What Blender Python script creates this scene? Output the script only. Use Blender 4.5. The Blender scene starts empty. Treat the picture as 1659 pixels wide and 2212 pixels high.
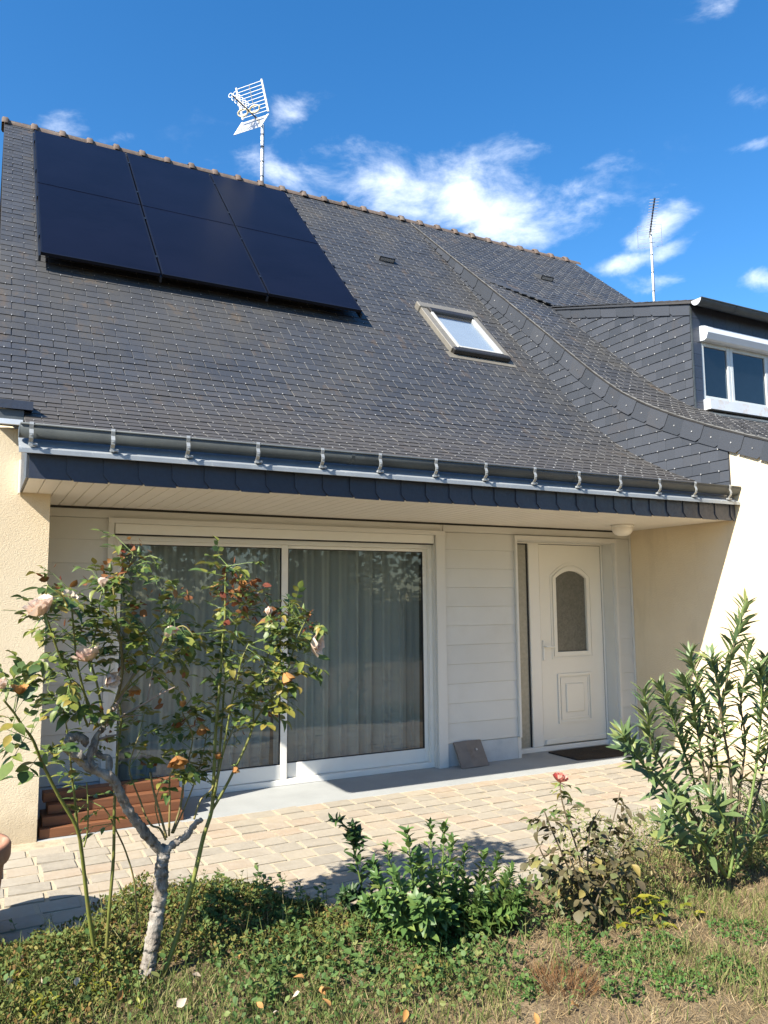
import bpy, bmesh, math, random
import numpy as np
from mathutils import Matrix, Vector
random.seed(7); rng = np.random.default_rng(7)
scene = bpy.context.scene
col = scene.collection
R = math.radians

# ------------------------------------------------------------------ camera
CX, CY, FPX, CAMZ = 829.5, 1106.0, 1690.0, 1.6      # photograph measured on a 1659 x 2212 grid
yaw, pitch, roll = R(27.55), R(6.53), R(-0.44)
fwd = np.array([math.sin(yaw)*math.cos(pitch), math.cos(yaw)*math.cos(pitch), math.sin(pitch)])
rt = np.array([math.cos(yaw), -math.sin(yaw), 0.0]); up = np.cross(rt, fwd)
rt, up = math.cos(roll)*rt + math.sin(roll)*up, -math.sin(roll)*rt + math.cos(roll)*up
CAM = np.array([0.0, 0.0, CAMZ])
cd = bpy.data.cameras.new('camera'); cam = bpy.data.objects.new('camera', cd); col.objects.link(cam)
cd.sensor_fit = 'HORIZONTAL'; cd.sensor_width = 36.0; cd.lens = 36.0*FPX/1659.0
cd.clip_start = 0.05; cd.clip_end = 2000
cam.matrix_world = Matrix(((rt[0], up[0], -fwd[0], CAM[0]), (rt[1], up[1], -fwd[1], CAM[1]),
                           (rt[2], up[2], -fwd[2], CAM[2]), (0, 0, 0, 1)))
scene.camera = cam
def ray(px, py): return fwd + rt*((px-CX)/FPX) - up*((py-CY)/FPX)
def at(px, py, y):                                   # point of the place on the vertical plane y
    d = ray(px, py); return Vector(CAM + d*(y/d[1]))
def atz(px, py, z):
    d = ray(px, py); return Vector(CAM + d*((z-CAMZ)/d[2]))
def proj(p):
    q = np.array(p) - CAM; w = q@fwd
    return (CX + FPX*(q@rt)/w, CY - FPX*(q@up)/w, w)

# ------------------------------------------------------------------ sky and sun
SUN = Vector((-1.10, -0.40, 1.0)).normalized()       # towards the sun
elev = math.asin(SUN.z); azim = math.atan2(SUN.x, SUN.y)
world = bpy.data.worlds.new('World'); scene.world = world; world.use_nodes = True
wn = world.node_tree.nodes; wl = world.node_tree.links; wn.clear()
def wnode(t, **k):
    n = wn.new(t)
    for a, b in k.items(): setattr(n, a, b)
    return n
def wmath(op, a, b=None, c=None, clamp=False):
    n = wnode('ShaderNodeMath', operation=op, use_clamp=clamp)
    for i, s in enumerate((a, b, c)):
        if s is None: continue
        if isinstance(s, (int, float)): n.inputs[i].default_value = s
        else: wl.new(s, n.inputs[i])
    return n.outputs[0]
sky = wnode('ShaderNodeTexSky', sky_type='NISHITA', sun_disc=False)
sky.sun_elevation = elev; sky.sun_rotation = azim % (2*math.pi)
sky.air_density = 1.0; sky.dust_density = 0.35; sky.ozone_density = 2.6; sky.altitude = 60
tc = wnode('ShaderNodeTexCoord')
DIR = tc.outputs['Generated']
def wnoise(scale, detail, rough, dist=0.0, vec=DIR):
    n = wnode('ShaderNodeTexNoise'); n.inputs['Scale'].default_value = scale; n.inputs['Detail'].default_value = detail
    n.inputs['Roughness'].default_value = rough; n.inputs['Distortion'].default_value = dist; wl.new(vec, n.inputs['Vector'])
    return n.outputs['Fac']
def blob(px, py, a, b, ang):                          # a bank of cloud in that part of the sky
    c = Vector(ray(px, py)).normalized()
    e1 = Vector(rt*math.cos(R(ang)) - up*math.sin(R(ang))); e2 = Vector(rt*math.sin(R(ang)) + up*math.cos(R(ang)))
    e1 = (e1 - c*c.dot(e1)).normalized(); e2 = c.cross(e1)
    out = []
    for e, s in ((e1, a/FPX), (e2, b/FPX)):
        n = wnode('ShaderNodeVectorMath', operation='DOT_PRODUCT'); wl.new(DIR, n.inputs[0]); n.inputs[1].default_value = e/s
        out.append(wmath('POWER', n.outputs['Value'], 2.0))
    n = wnode('ShaderNodeVectorMath', operation='DOT_PRODUCT'); wl.new(DIR, n.inputs[0]); n.inputs[1].default_value = c
    g = wmath('EXPONENT', wmath('MULTIPLY', wmath('ADD', out[0], out[1]), -1.0))
    return wmath('MULTIPLY', g, wmath('GREATER_THAN', n.outputs['Value'], 0.3))
mask = None
for b_ in [(980, 435, 290, 80, 13, 1.0), (820, 385, 130, 40, -8, .75), (1110, 325, 90, 30, -15, .55), (1190, 425, 130, 30, -22, .6),
           (628, 245, 62, 42, -20, .75), (590, 368, 75, 40, 20, .6), (148, 263, 50, 26, 5, .55), (250, 300, 34, 18, 0, .4),
           (1405, 500, 75, 40, -35, .8), (1350, 565, 100, 20, -14, .75), (1450, 540, 70, 22, -20, .7), (1445, 610, 60, 22, -10, .6), (1640, 312, 45, 20, -15, .75),
           (1645, 600, 50, 22, 0, .6), (1560, 5, 70, 24, -10, .5), (740, 300, 110, 30, 10, .35), (1640, 210, 50, 25, 0, .35), (912, 62, 30, 18, 0, .28),
           (1300, 345, 60, 22, -30, .45), (450, 350, 60, 20, 0, .25)]:
    m_ = wmath('MULTIPLY', blob(*b_[:5]), b_[5])
    mask = m_ if mask is None else wmath('MAXIMUM', mask, m_)
# the same kind of small clouds over the rest of the sky
far = wnoise(2.2, 3, .5); farm = wmath('MULTIPLY', wmath('SUBTRACT', far, .56, clamp=True), 2.6)
n_in = wnode('ShaderNodeVectorMath', operation='DOT_PRODUCT'); wl.new(DIR, n_in.inputs[0]); n_in.inputs[1].default_value = Vector(fwd)
farm = wmath('MULTIPLY', farm, wmath('LESS_THAN', n_in.outputs['Value'], .70))
mask = wmath('MAXIMUM', mask, farm)
mp = wnode('ShaderNodeMapping'); wl.new(DIR, mp.inputs['Vector']); mp.inputs['Rotation'].default_value = (0, 0, R(20)); mp.inputs['Scale'].default_value = (1, 1, 1.9)
fb = wnoise(11.0, 9, .62, .25, mp.outputs['Vector'])
dens = wmath('SUBTRACT', wmath('ADD', wmath('MULTIPLY', mask, .62), wmath('MULTIPLY', wmath('SUBTRACT', fb, .5), 1.35)), .16)
ramp = wnode('ShaderNodeMapRange', interpolation_type='SMOOTHSTEP'); wl.new(dens, ramp.inputs['Value'])
ramp.inputs['From Min'].default_value = 0.0; ramp.inputs['From Max'].default_value = .66; ramp.inputs['To Max'].default_value = .84
gate = wmath('MULTIPLY', ramp.outputs[0], wmath('MULTIPLY', mask, 6.0, clamp=True))
hs = wnode('ShaderNodeHueSaturation'); wl.new(sky.outputs['Color'], hs.inputs['Color']); hs.inputs['Saturation'].default_value = 1.33; hs.inputs['Hue'].default_value = .501
mix = wnode('ShaderNodeMix', data_type='RGBA'); wl.new(gate, mix.inputs['Factor']); wl.new(hs.outputs['Color'], mix.inputs['A'])
mix.inputs['B'].default_value = (6.4, 6.8, 7.4, 1)
bg = wnode('ShaderNodeBackground'); wl.new(mix.outputs['Result'], bg.inputs['Color']); bg.inputs['Strength'].default_value = 0.089
wo = wnode('ShaderNodeOutputWorld'); wl.new(bg.outputs[0], wo.inputs['Surface'])
sd = bpy.data.lights.new('sun', 'SUN'); sd.energy = 4.6; sd.angle = R(0.53); sd.color = (1.0, .935, .83)
so = bpy.data.objects.new('sun', sd); col.objects.link(so); so.rotation_euler = SUN.to_track_quat('Z', 'Y').to_euler()
so.location = SUN*40
vs = scene.view_settings; vs.view_transform = 'Standard'; vs.look = 'None'; vs.gamma = 1; vs.use_curve_mapping = False
vs.exposure = 1.45
scene.cycles.max_bounces = 8; scene.cycles.transparent_max_bounces = 12; scene.cycles.caustics_reflective = False; scene.cycles.caustics_refractive = False

# ------------------------------------------------------------------ materials
MATS = {}
def nodes_of(name):
    m = bpy.data.materials.new(name); m.use_nodes = True; MATS[name] = m
    return m, m.node_tree.nodes, m.node_tree.links
class NG:
    def __init__(s, name):
        s.m, s.n, s.l = nodes_of(name); s.n.clear()
        s.out = s.n.new('ShaderNodeOutputMaterial'); s.b = s.n.new('ShaderNodeBsdfPrincipled'); s.l.new(s.b.outputs[0], s.out.inputs[0])
        s.geo = s.n.new('ShaderNodeNewGeometry')
    def val(s, node, i, v):
        if isinstance(v, (int, float)): node.inputs[i].default_value = v
        elif isinstance(v, tuple): node.inputs[i].default_value = v if len(v) != 3 or node.inputs[i].type != 'RGBA' else v+(1,)
        else: s.l.new(v, node.inputs[i])
    def math(s, op, a, b=0.0, clamp=False):
        n = s.n.new('ShaderNodeMath'); n.operation = op; n.use_clamp = clamp; s.val(n, 0, a); s.val(n, 1, b); return n.outputs[0]
    def noise(s, scale, detail=4, rough=.55, vec=None, stretch=None):
        v = vec or s.geo.outputs['Position']
        if stretch:
            mp = s.n.new('ShaderNodeMapping'); s.l.new(v, mp.inputs[0]); mp.inputs['Scale'].default_value = stretch; v = mp.outputs[0]
        n = s.n.new('ShaderNodeTexNoise'); n.inputs['Scale'].default_value = scale; n.inputs['Detail'].default_value = detail
        n.inputs['Roughness'].default_value = rough; s.l.new(v, n.inputs['Vector']); return n.outputs['Fac']
    def rnd(s):
        o = s.n.new('ShaderNodeObjectInfo')
        return s.math('FRACT', s.math('ADD', o.outputs['Random'], s.geo.outputs['Random Per Island']))
    def ramp(s, f, stops):
        n = s.n.new('ShaderNodeValToRGB'); s.l.new(f, n.inputs[0]); e = n.color_ramp.elements
        while len(e) < len(stops): e.new(.5)
        for k, (p, c) in zip(e, stops): k.position = p; k.color = tuple(c)+(1,) if len(c) == 3 else c
        return n.outputs['Color']
    def smooth(s, f, a, b, lo=0.0, hi=1.0):
        n = s.n.new('ShaderNodeMapRange'); s.l.new(f, n.inputs[0]); n.inputs[1].default_value = a; n.inputs[2].default_value = b
        n.inputs[3].default_value = lo; n.inputs[4].default_value = hi; return n.outputs[0]
    def mix(s, f, a, b, mode='MIX'):
        n = s.n.new('ShaderNodeMix'); n.data_type = 'RGBA'; n.blend_type = mode
        s.val(n, 0, f); s.val(n, 6, a); s.val(n, 7, b); return n.outputs[2]
    def bump(s, h, strength=.3, dist=.01):
        n = s.n.new('ShaderNodeBump'); n.inputs['Strength'].default_value = strength; n.inputs['Distance'].default_value = dist
        s.l.new(h, n.inputs['Height']); s.l.new(n.outputs[0], s.b.inputs['Normal'])
    def set(s, color=None, rough=None, metal=None, spec=None):
        for k, v in (('Base Color', color), ('Roughness', rough), ('Metallic', metal), ('Specular IOR Level', spec)):
            if v is not None: s.val(s.b, k, v)
        return s.m
def simple(name, c, rough=.6, metal=0.0, spec=.5, var=.12, ns=6.0, bump=0.0, bs=60.0, dirt=None):
    g = NG(name); f = g.noise(ns, 5, .6)
    k = g.math('ADD', g.smooth(f, .3, .7, 1-var, 1+var), g.smooth(g.rnd(), 0, 1, -var*.6, var*.6))
    n = g.n.new('ShaderNodeMix'); n.data_type = 'RGBA'; n.blend_type = 'MULTIPLY'; n.inputs[0].default_value = 1
    n.inputs[6].default_value = c+(1,); cb = g.n.new('ShaderNodeCombineColor')
    for i in range(3): g.l.new(k, cb.inputs[i])
    g.l.new(cb.outputs[0], n.inputs[7]); cc = n.outputs[2]
    if dirt: cc = g.mix(g.smooth(g.noise(dirt[1], 6, .65), .52, .75), cc, dirt[0])
    g.set(cc, rough, metal, spec)
    if bump: g.bump(g.noise(bs, 4, .6), bump, .004)
    return g.m
# roof slates: per-slate tone, rusty and pale lichen
def slate_mat(name, dark, mid, tan, lich, rough=.5):
    g = NG(name); r = g.rnd()
    c = g.ramp(r, [(0, dark), (.5, mid), (.93, tuple(v*1.12 for v in mid)), (1, tuple((a+b)/2 for a, b in zip(mid, tan)))])
    big = g.noise(.55, 5, .6); med = g.noise(2.6, 5, .65); fine = g.noise(38, 4, .6)
    c = g.mix(g.smooth(g.math('ADD', g.math('MULTIPLY', big, .6), g.math('MULTIPLY', g.noise(2.2, 5, .6, stretch=(1, .35, .35)), .5)), .52, .70, 0, .70*lich), c, tan)
    c = g.mix(g.smooth(g.math('MULTIPLY', g.noise(5, 5, .7, stretch=(1, .35, .35)), g.math('ADD', med, .25)), .44, .56, 0, .40*lich), c, (.13, .085, .042))
    if lich > .5: sp = g.n.new('ShaderNodeSeparateXYZ'); g.l.new(g.geo.outputs['Position'], sp.inputs[0]); c = g.mix(g.math('MULTIPLY', g.smooth(g.math('ADD', sp.outputs['Y'], g.smooth(med, .3, .7, -.5, .5)), 7.2, 6.1), .55), c, (.086, .074, .061))
    c = g.mix(g.smooth(g.noise(22, 5, .7, stretch=(1, .5, .5)), .64, .74, 0, .5*lich), c, (.16, .16, .15))
    c = g.mix(g.smooth(fine, .3, .7, 0, .35), c, tuple(v*.55 for v in mid))
    g.bump(g.math('ADD', fine, g.noise(14, 3)), .35, .004)
    return g.set(c, g.smooth(fine, .3, .7, rough-.1, rough+.15), None, .45)
slate_mat('slate', (.032, .036, .044), (.042, .046, .054), (.072, .067, .057), 1.0, .55)
simple('slate_edge', (.135, .135, .13), .7, var=.3, ns=9)
slate_mat('slate_clad', (.040, .046, .056), (.052, .058, .070), (.066, .070, .078), .25, .42)
slate_mat('slate_fascia', (.028, .034, .052), (.038, .046, .068), (.055, .062, .080), .10, .38)
g = NG('render_wall')                                  # scratched cream render
f1 = g.noise(150, 3, .6); f2 = g.noise(55, 3, .5, stretch=(1, 1, 2.2)); f3 = g.noise(1.3, 5, .6)
c = g.mix(g.smooth(f3, .35, .7), (.70, .59, .415), (.63, .52, .36)); c = g.mix(g.smooth(f2, .64, .74, 0, .25), c, (.45, .36, .24))
c = g.mix(g.smooth(g.noise(3.5, 6, .7, stretch=(1, 1, .25)), .54, .78, 0, .5), c, (.47, .385, .26))
sp = g.n.new('ShaderNodeSeparateXYZ'); g.l.new(g.geo.outputs['Position'], sp.inputs[0]); c = g.mix(g.math('MULTIPLY', g.smooth(g.math('ADD', sp.outputs['Z'], g.smooth(g.noise(6, 5, .7), .3, .7, -.15, .15)), .35, .0, 0, .55), 1.0), c, (.36, .29, .19))
g.bump(g.math('ADD', f1, g.math('MULTIPLY', f2, .9)), .7, .005); g.set(c, .9, None, .2)
simple('siding', (.575, .568, .53), .55, var=.04, ns=1.5, bump=.05, bs=30, dirt=((.53, .515, .465), 1.2))
simple('siding_trim', (.62, .605, .56), .5, var=.03, ns=2)
simple('plinth', (.46, .48, .48), .7, var=.08, ns=5, dirt=((.34, .37, .40), 4))
simple('pvc', (.74, .72, .66), .35, var=.03, ns=2, dirt=((.69, .66, .60), 2))
simple('pvc_shade', (.50, .53, .53), .4, var=.06, ns=4)  # white pvc with shade put into its colour, for the dormer window frames
simple('pvc_door', (.72, .69, .61), .38, var=.025, ns=2, dirt=((.69, .66, .58), 1.5))
simple('soffit_pvc', (.72, .68, .61), .42, var=.03, ns=2)
simple('joint_dark', (.025, .024, .022), .8)
simple('rubber', (.02, .02, .02), .6)
g = NG('zinc'); f = g.noise(5, 6, .6); c = g.mix(g.smooth(f, .35, .7), (.050, .060, .067), (.080, .094, .10)); c = g.mix(g.smooth(g.noise(26, 6, .7), .58, .72, 0, .3), c, (.15, .155, .155))
g.bump(g.noise(7, 3), .15, .01); g.set(c, g.smooth(f, .3, .7, .5, .68), .0, .4)
g = NG('zinc_flashing'); f = g.noise(4, 6, .6); c = g.mix(g.smooth(f, .35, .7), (.28, .31, .335), (.36, .385, .40)); c = g.mix(g.smooth(g.noise(30, 5, .7), .60, .70, 0, .7), c, (.66, .67, .66))
g.set(c, .5, .3, .5)
simple('galvanised', (.34, .355, .355), .5, .3, var=.12, ns=20)
simple('hook_steel', (.36, .36, .35), .5, .3, var=.4, ns=3)
simple('zinc_cap', (.62, .65, .67), .4, .2, var=.1)
g = NG('solar_glass'); p = g.geo.outputs['Position']
c = g.mix(g.smooth(g.noise(40, 3, .6, stretch=(.15, 3, 3)), .3, .7), (.0035, .004, .010), (.006, .007, .015))
c = g.mix(g.smooth(g.noise(1.2, 3), .4, .7, 0, .5), c, (.007, .008, .018)); g.set(c, .30, 0.0, .09)
simple('solar_frame', (.007, .008, .014), .4, .0, .2, var=.1)
simple('solar_rail', (.04, .045, .055), .35, .7, var=.1)
simple('ridge_tile', (.105, .076, .060), .85, var=.25, ns=9, bump=.4, bs=50, dirt=((.17, .15, .12), 12))
simple('velux_frame', (.20, .185, .155), .45, .25, var=.12, dirt=((.24, .22, .17), 8))
simple('velux_dark', (.03, .028, .026), .4, .2)
simple('velux_wood', (.40, .40, .38), .5)
simple('blind', (.30, .36, .43), .7, var=.03)
simple('shutter_case', (.62, .66, .70), .35, var=.03)
simple('window_sill', (.55, .58, .62), .4, var=.04, dirt=((.50, .40, .30), 9))
# glass: clear pane that mirrors the garden
def glass(name, tint, rough, body=0.0, bodycol=(.1, .1, .1), refl=.085):
    m, n, l = nodes_of(name); n.clear(); out = n.new('ShaderNodeOutputMaterial')
    tr = n.new('ShaderNodeBsdfTransparent'); tr.inputs[0].default_value = tint+(1,)
    gl = n.new('ShaderNodeBsdfGlossy'); gl.inputs['Roughness'].default_value = rough
    df = n.new('ShaderNodeBsdfDiffuse'); df.inputs[0].default_value = bodycol+(1,)
    lw = n.new('ShaderNodeLayerWeight'); lw.inputs[0].default_value = .5; pw_ = n.new('ShaderNodeMath'); pw_.operation = 'POWER'; l.new(lw.outputs['Facing'], pw_.inputs[0]); pw_.inputs[1].default_value = 4.0
    fr = n.new('ShaderNodeMapRange'); l.new(pw_.outputs[0], fr.inputs[0]); fr.inputs[3].default_value = refl; fr.inputs[4].default_value = 1.0
    m1 = n.new('ShaderNodeMixShader'); m1.inputs[0].default_value = body; l.new(tr.outputs[0], m1.inputs[1]); l.new(df.outputs[0], m1.inputs[2])
    m2 = n.new('ShaderNodeMixShader'); l.new(fr.outputs[0], m2.inputs[0]); l.new(m1.outputs[0], m2.inputs[1]); l.new(gl.outputs[0], m2.inputs[2])
    l.new(m2.outputs[0], out.inputs[0]); return m
glass('pane', (.80, .86, .84), .004, .03, (.5, .5, .48))
glass('pane_dark', (.35, .40, .45), .01, .05, (.1, .12, .16))
glass('pane_skylight', (.9, .93, .95), .03, .05, (.6, .6, .6))
g = NG('pane_obscure'); f = g.noise(120, 2, .5); g.bump(f, .6, .004)
c = g.mix(g.smooth(g.noise(40, 4, .6), .3, .7), (.085, .085, .070), (.135, .13, .11)); g.set(c, .22, 0.0, .5)
g = NG('pane_side'); f = g.noise(140, 2, .5); g.bump(f, .4, .004); g.set(g.mix(g.smooth(g.noise(30, 4), .3, .7), (.27, .26, .21), (.33, .315, .26)), .25, 0.0, .5)
m, n, l = nodes_of('voile'); n.clear(); out = n.new('ShaderNodeOutputMaterial')
df = n.new('ShaderNodeBsdfDiffuse'); df.inputs[0].default_value = (.74, .78, .78, 1); tl = n.new('ShaderNodeBsdfTranslucent'); tl.inputs[0].default_value = (.74, .78, .78, 1)
tr = n.new('ShaderNodeBsdfTransparent'); lw = n.new('ShaderNodeLayerWeight'); lw.inputs[0].default_value = .5
a1 = n.new('ShaderNodeMixShader'); a1.inputs[0].default_value = .35; l.new(df.outputs[0], a1.inputs[1]); l.new(tl.outputs[0], a1.inputs[2])
mr = n.new('ShaderNodeMapRange'); l.new(lw.outputs['Facing'], mr.inputs[0]); mr.inputs[3].default_value = .50; mr.inputs[4].default_value = .97
a2 = n.new('ShaderNodeMixShader'); l.new(mr.outputs[0], a2.inputs[0]); l.new(tr.outputs[0], a2.inputs[1]); l.new(a1.outputs[0], a2.inputs[2]); l.new(a2.outputs[0], out.inputs[0])
simple('room', (.20, .19, .17), .9, var=.1)
g = NG('slab'); f = g.noise(2.5, 6, .65); c = g.mix(g.smooth(f, .35, .7), (.335, .345, .335), (.285, .295, .285)); c = g.mix(g.smooth(g.noise(60, 4), .55, .7, 0, .3), c, (.24, .24, .23)); g.bump(g.noise(90, 4), .2, .003); g.set(c, .75, None, .35)
g = NG('paver'); r = g.rnd(); c = g.ramp(r, [(0, (.285, .250, .195)), (.25, (.33, .288, .22)), (.45, (.26, .232, .185)), (.62, (.345, .297, .22)), (.85, (.335, .258, .182)), (1, (.305, .265, .205))])
c = g.mix(g.smooth(g.noise(14, 6, .65), .4, .75, 0, .5), c, (.40, .36, .29)); c = g.mix(g.smooth(g.noise(2.2, 6, .7), .50, .75, 0, .4), c, (.235, .205, .165)); g.bump(g.math('ADD', g.noise(45, 5, .65), g.noise(9, 3)), .45, .006); g.set(c, .85, None, .25)
g = NG('paver_joint'); f = g.noise(110, 4, .7); c = g.mix(g.smooth(f, .3, .7), (.36, .305, .215), (.46, .395, .285)); c = g.mix(g.smooth(g.noise(4, 6, .7), .52, .68, 0, .7), c, (.17, .14, .09)); g.bump(f, .5, .004); g.set(c, .95, None, .1)
g = NG('wood_brown'); f = g.noise(14, 6, .65, stretch=(.12, 2, 2)); r = g.rnd(); c = g.mix(g.smooth(f, .3, .7), (.135, .054, .025), (.22, .092, .042)); c = g.mix(g.smooth(r, 0, 1, 0, .4), c, (.095, .042, .024)); g.bump(f, .3, .004); g.set(c, .55, None, .35)
g = NG('doormat'); f = g.noise(160, 3, .7); g.bump(f, 1.0, .01); g.set(g.mix(g.smooth(f, .35, .65), (.025, .021, .018), (.085, .07, .055)), .95, None, .1)
simple('fibre_cement', (.175, .15, .13), .85, var=.15, ns=7, bump=.2, dirt=((.11, .09, .075), 9))
simple('terracotta', (.33, .155, .09), .75, var=.14, ns=5, bump=.15, dirt=((.45, .30, .21), 7))
simple('pot_soil', (.05, .04, .03), .95, bump=.5)
simple('lamp_white', (.78, .74, .66), .3, var=.01)
simple('antenna_white', (.80, .80, .78), .4, var=.03)
simple('antenna_cream', (.70, .62, .40), .4, var=.05)
simple('antenna_dark', (.03, .03, .04), .5)
simple('antenna_metal', (.30, .31, .33), .35, .6, var=.1)
simple('metal_grey', (.42, .42, .42), .4, .6)
# ground
g = NG('ground'); a = g.noise(1.1, 5, .6); b = g.noise(7, 6, .65); f = g.noise(90, 4, .7)
c = g.mix(g.smooth(b, .35, .65), (.21, .15, .088), (.34, .255, .155)); c = g.mix(g.smooth(a, .45, .6, 0, .4), c, (.13, .11, .05)); c = g.mix(g.smooth(f, .35, .65, 0, .6), c, (.075, .055, .032))
g.bump(g.math('ADD', f, g.noise(25, 5)), .9, .02); g.set(c, .95, None, .1)
def leafmat(name, stops, trans=.35, rough=.45, spec=.4, vein=True):
    g = NG(name); r = g.rnd(); c = g.ramp(r, stops)
    c = g.mix(g.smooth(g.noise(60, 3, .6), .35, .7, 0, .25), c, tuple(v*.6 for v in stops[0][1]))
    g.set(c, rough, None, spec)
    t = g.n.new('ShaderNodeBsdfTranslucent'); g.l.new(g.mix(.5, c, (.25, .30, .03), 'SCREEN'), t.inputs[0]) if trans > .3 else g.l.new(c, t.inputs[0])
    m = g.n.new('ShaderNodeMixShader'); m.inputs[0].default_value = trans; g.l.new(g.b.outputs[0], m.inputs[1]); g.l.new(t.outputs[0], m.inputs[2]); g.l.new(m.outputs[0], g.out.inputs[0])
    return g.m
leafmat('leaf_rose', [(0, (.055, .098, .030)), (.3, (.085, .14, .036)), (.55, (.14, .185, .036)), (.82, (.22, .235, .045)), (1, (.32, .23, .05))], .28)
leafmat('leaf_wither', [(0, (.20, .06, .025)), (.4, (.26, .12, .035)), (.7, (.17, .035, .02)), (1, (.33, .19, .06))], .3, .7)
leafmat('leaf_brown', [(0, (.075, .058, .028)), (.3, (.12, .11, .048)), (.55, (.10, .078, .040)), (.78, (.13, .16, .055)), (1, (.26, .20, .055))], .15, .6)
leafmat('leaf_bush', [(0, (.060, .12, .032)), (.5, (.090, .165, .042)), (.85, (.135, .21, .050)), (1, (.21, .255, .06))], .22)
leafmat('leaf_bushdark', [(0, (0.023, 0.052, 0.018)), (.6, (0.036, 0.078, 0.023)), (1, (0.065, 0.111, 0.029))], .18)
leafmat('leaf_oleander', [(0, (.085, .135, .055)), (.5, (.125, .185, .068)), (.85, (.18, .235, .080)), (1, (.27, .28, .08))], .2, .38, .5)
leafmat('leaf_yellow', [(0, (.20, .21, .02)), (.5, (.30, .27, .025)), (1, (.15, .20, .03))], .3)
leafmat('leaf_cover', [(0, (.065, .100, .026)), (.3, (.105, .140, .034)), (.58, (.155, .160, .040)), (.84, (.22, .19, .052)), (1, (.17, .075, .03))], .2, .7, .2)
leafmat('leaf_weed', [(0, (.055, .11, .03)), (.5, (.095, .165, .042)), (.85, (.15, .20, .055)), (1, (.23, .24, .08))], .25, .6, .3)
leafmat('leaf_wild', [(0, (.10, .15, .035)), (.5, (.16, .20, .05)), (.8, (.24, .245, .08)), (1, (.36, .30, .15))], .25, .6, .3)
leafmat('leaf_clover', [(0, (0.044, 0.106, 0.022)), (.5, (0.069, 0.150, 0.031)), (1, (0.112, 0.188, 0.037))], .25, .6, .3)
leafmat('grass_green', [(0, (.085, .13, .03)), (.45, (.14, .175, .045)), (.78, (.21, .20, .075)), (1, (.32, .26, .13))], .2, .7, .2)
leafmat('grass_dry', [(0, (.30, .215, .11)), (.5, (.40, .31, .17)), (.85, (.25, .165, .08)), (1, (.50, .41, .25))], .2, .8, .2)
leafmat('grass_rust', [(0, (.17, .085, .035)), (.5, (.25, .14, .06)), (1, (.12, .055, .025))], .2, .8, .2)
leafmat('petal_cream', [(0, (.74, .58, .44)), (.5, (.80, .64, .53)), (.8, (.84, .73, .60)), (1, (.72, .42, .38))], .3, .6, .3)
leafmat('petal_red', [(0, (.60, .06, .06)), (.4, (.72, .55, .42)), (.7, (.66, .12, .10)), (1, (.80, .68, .52))], .25, .5, .3)
leafmat('petal_dry', [(0, (.42, .20, .06)), (.5, (.52, .28, .10)), (1, (.30, .13, .045))], .25, .8, .2)
leafmat('petal_fallen', [(0, (.52, .42, .30)), (1, (.62, .54, .43))], .2, .6, .3)
leafmat('leaf_tree', [(0, (.015, .032, .010)), (.5, (.028, .050, .014)), (1, (.05, .07, .02))], .15, .7, .2)
simple('cane_green', (.135, .150, .030), .5, var=.25, ns=12, dirt=((.17, .12, .045), 9))
simple('cane_old', (.20, .165, .055), .6, var=.25, ns=14, dirt=((.12, .08, .04), 11))
simple('twig_dead', (.24, .185, .145), .8, var=.2, ns=20, bump=.3)
simple('stem_green', (.12, .17, .04), .55, var=.2, ns=10)
simple('stem_brown', (.10, .075, .04), .7, var=.2, ns=10)
g = NG('bark_rose'); f = g.noise(34, 6, .7, stretch=(1, 1, .35)); k = g.noise(9, 5, .65); c = g.mix(g.smooth(f, .35, .62), (.085, .065, .048), (.33, .29, .24)); c = g.mix(g.smooth(k, .45, .65, 0, .6), c, (.42, .395, .35)); g.bump(g.math('ADD', f, k), 1.0, .012); g.set(c, .9, None, .15)
simple('bark_tree', (.07, .055, .04), .9, var=.2, bump=.5)

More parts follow.
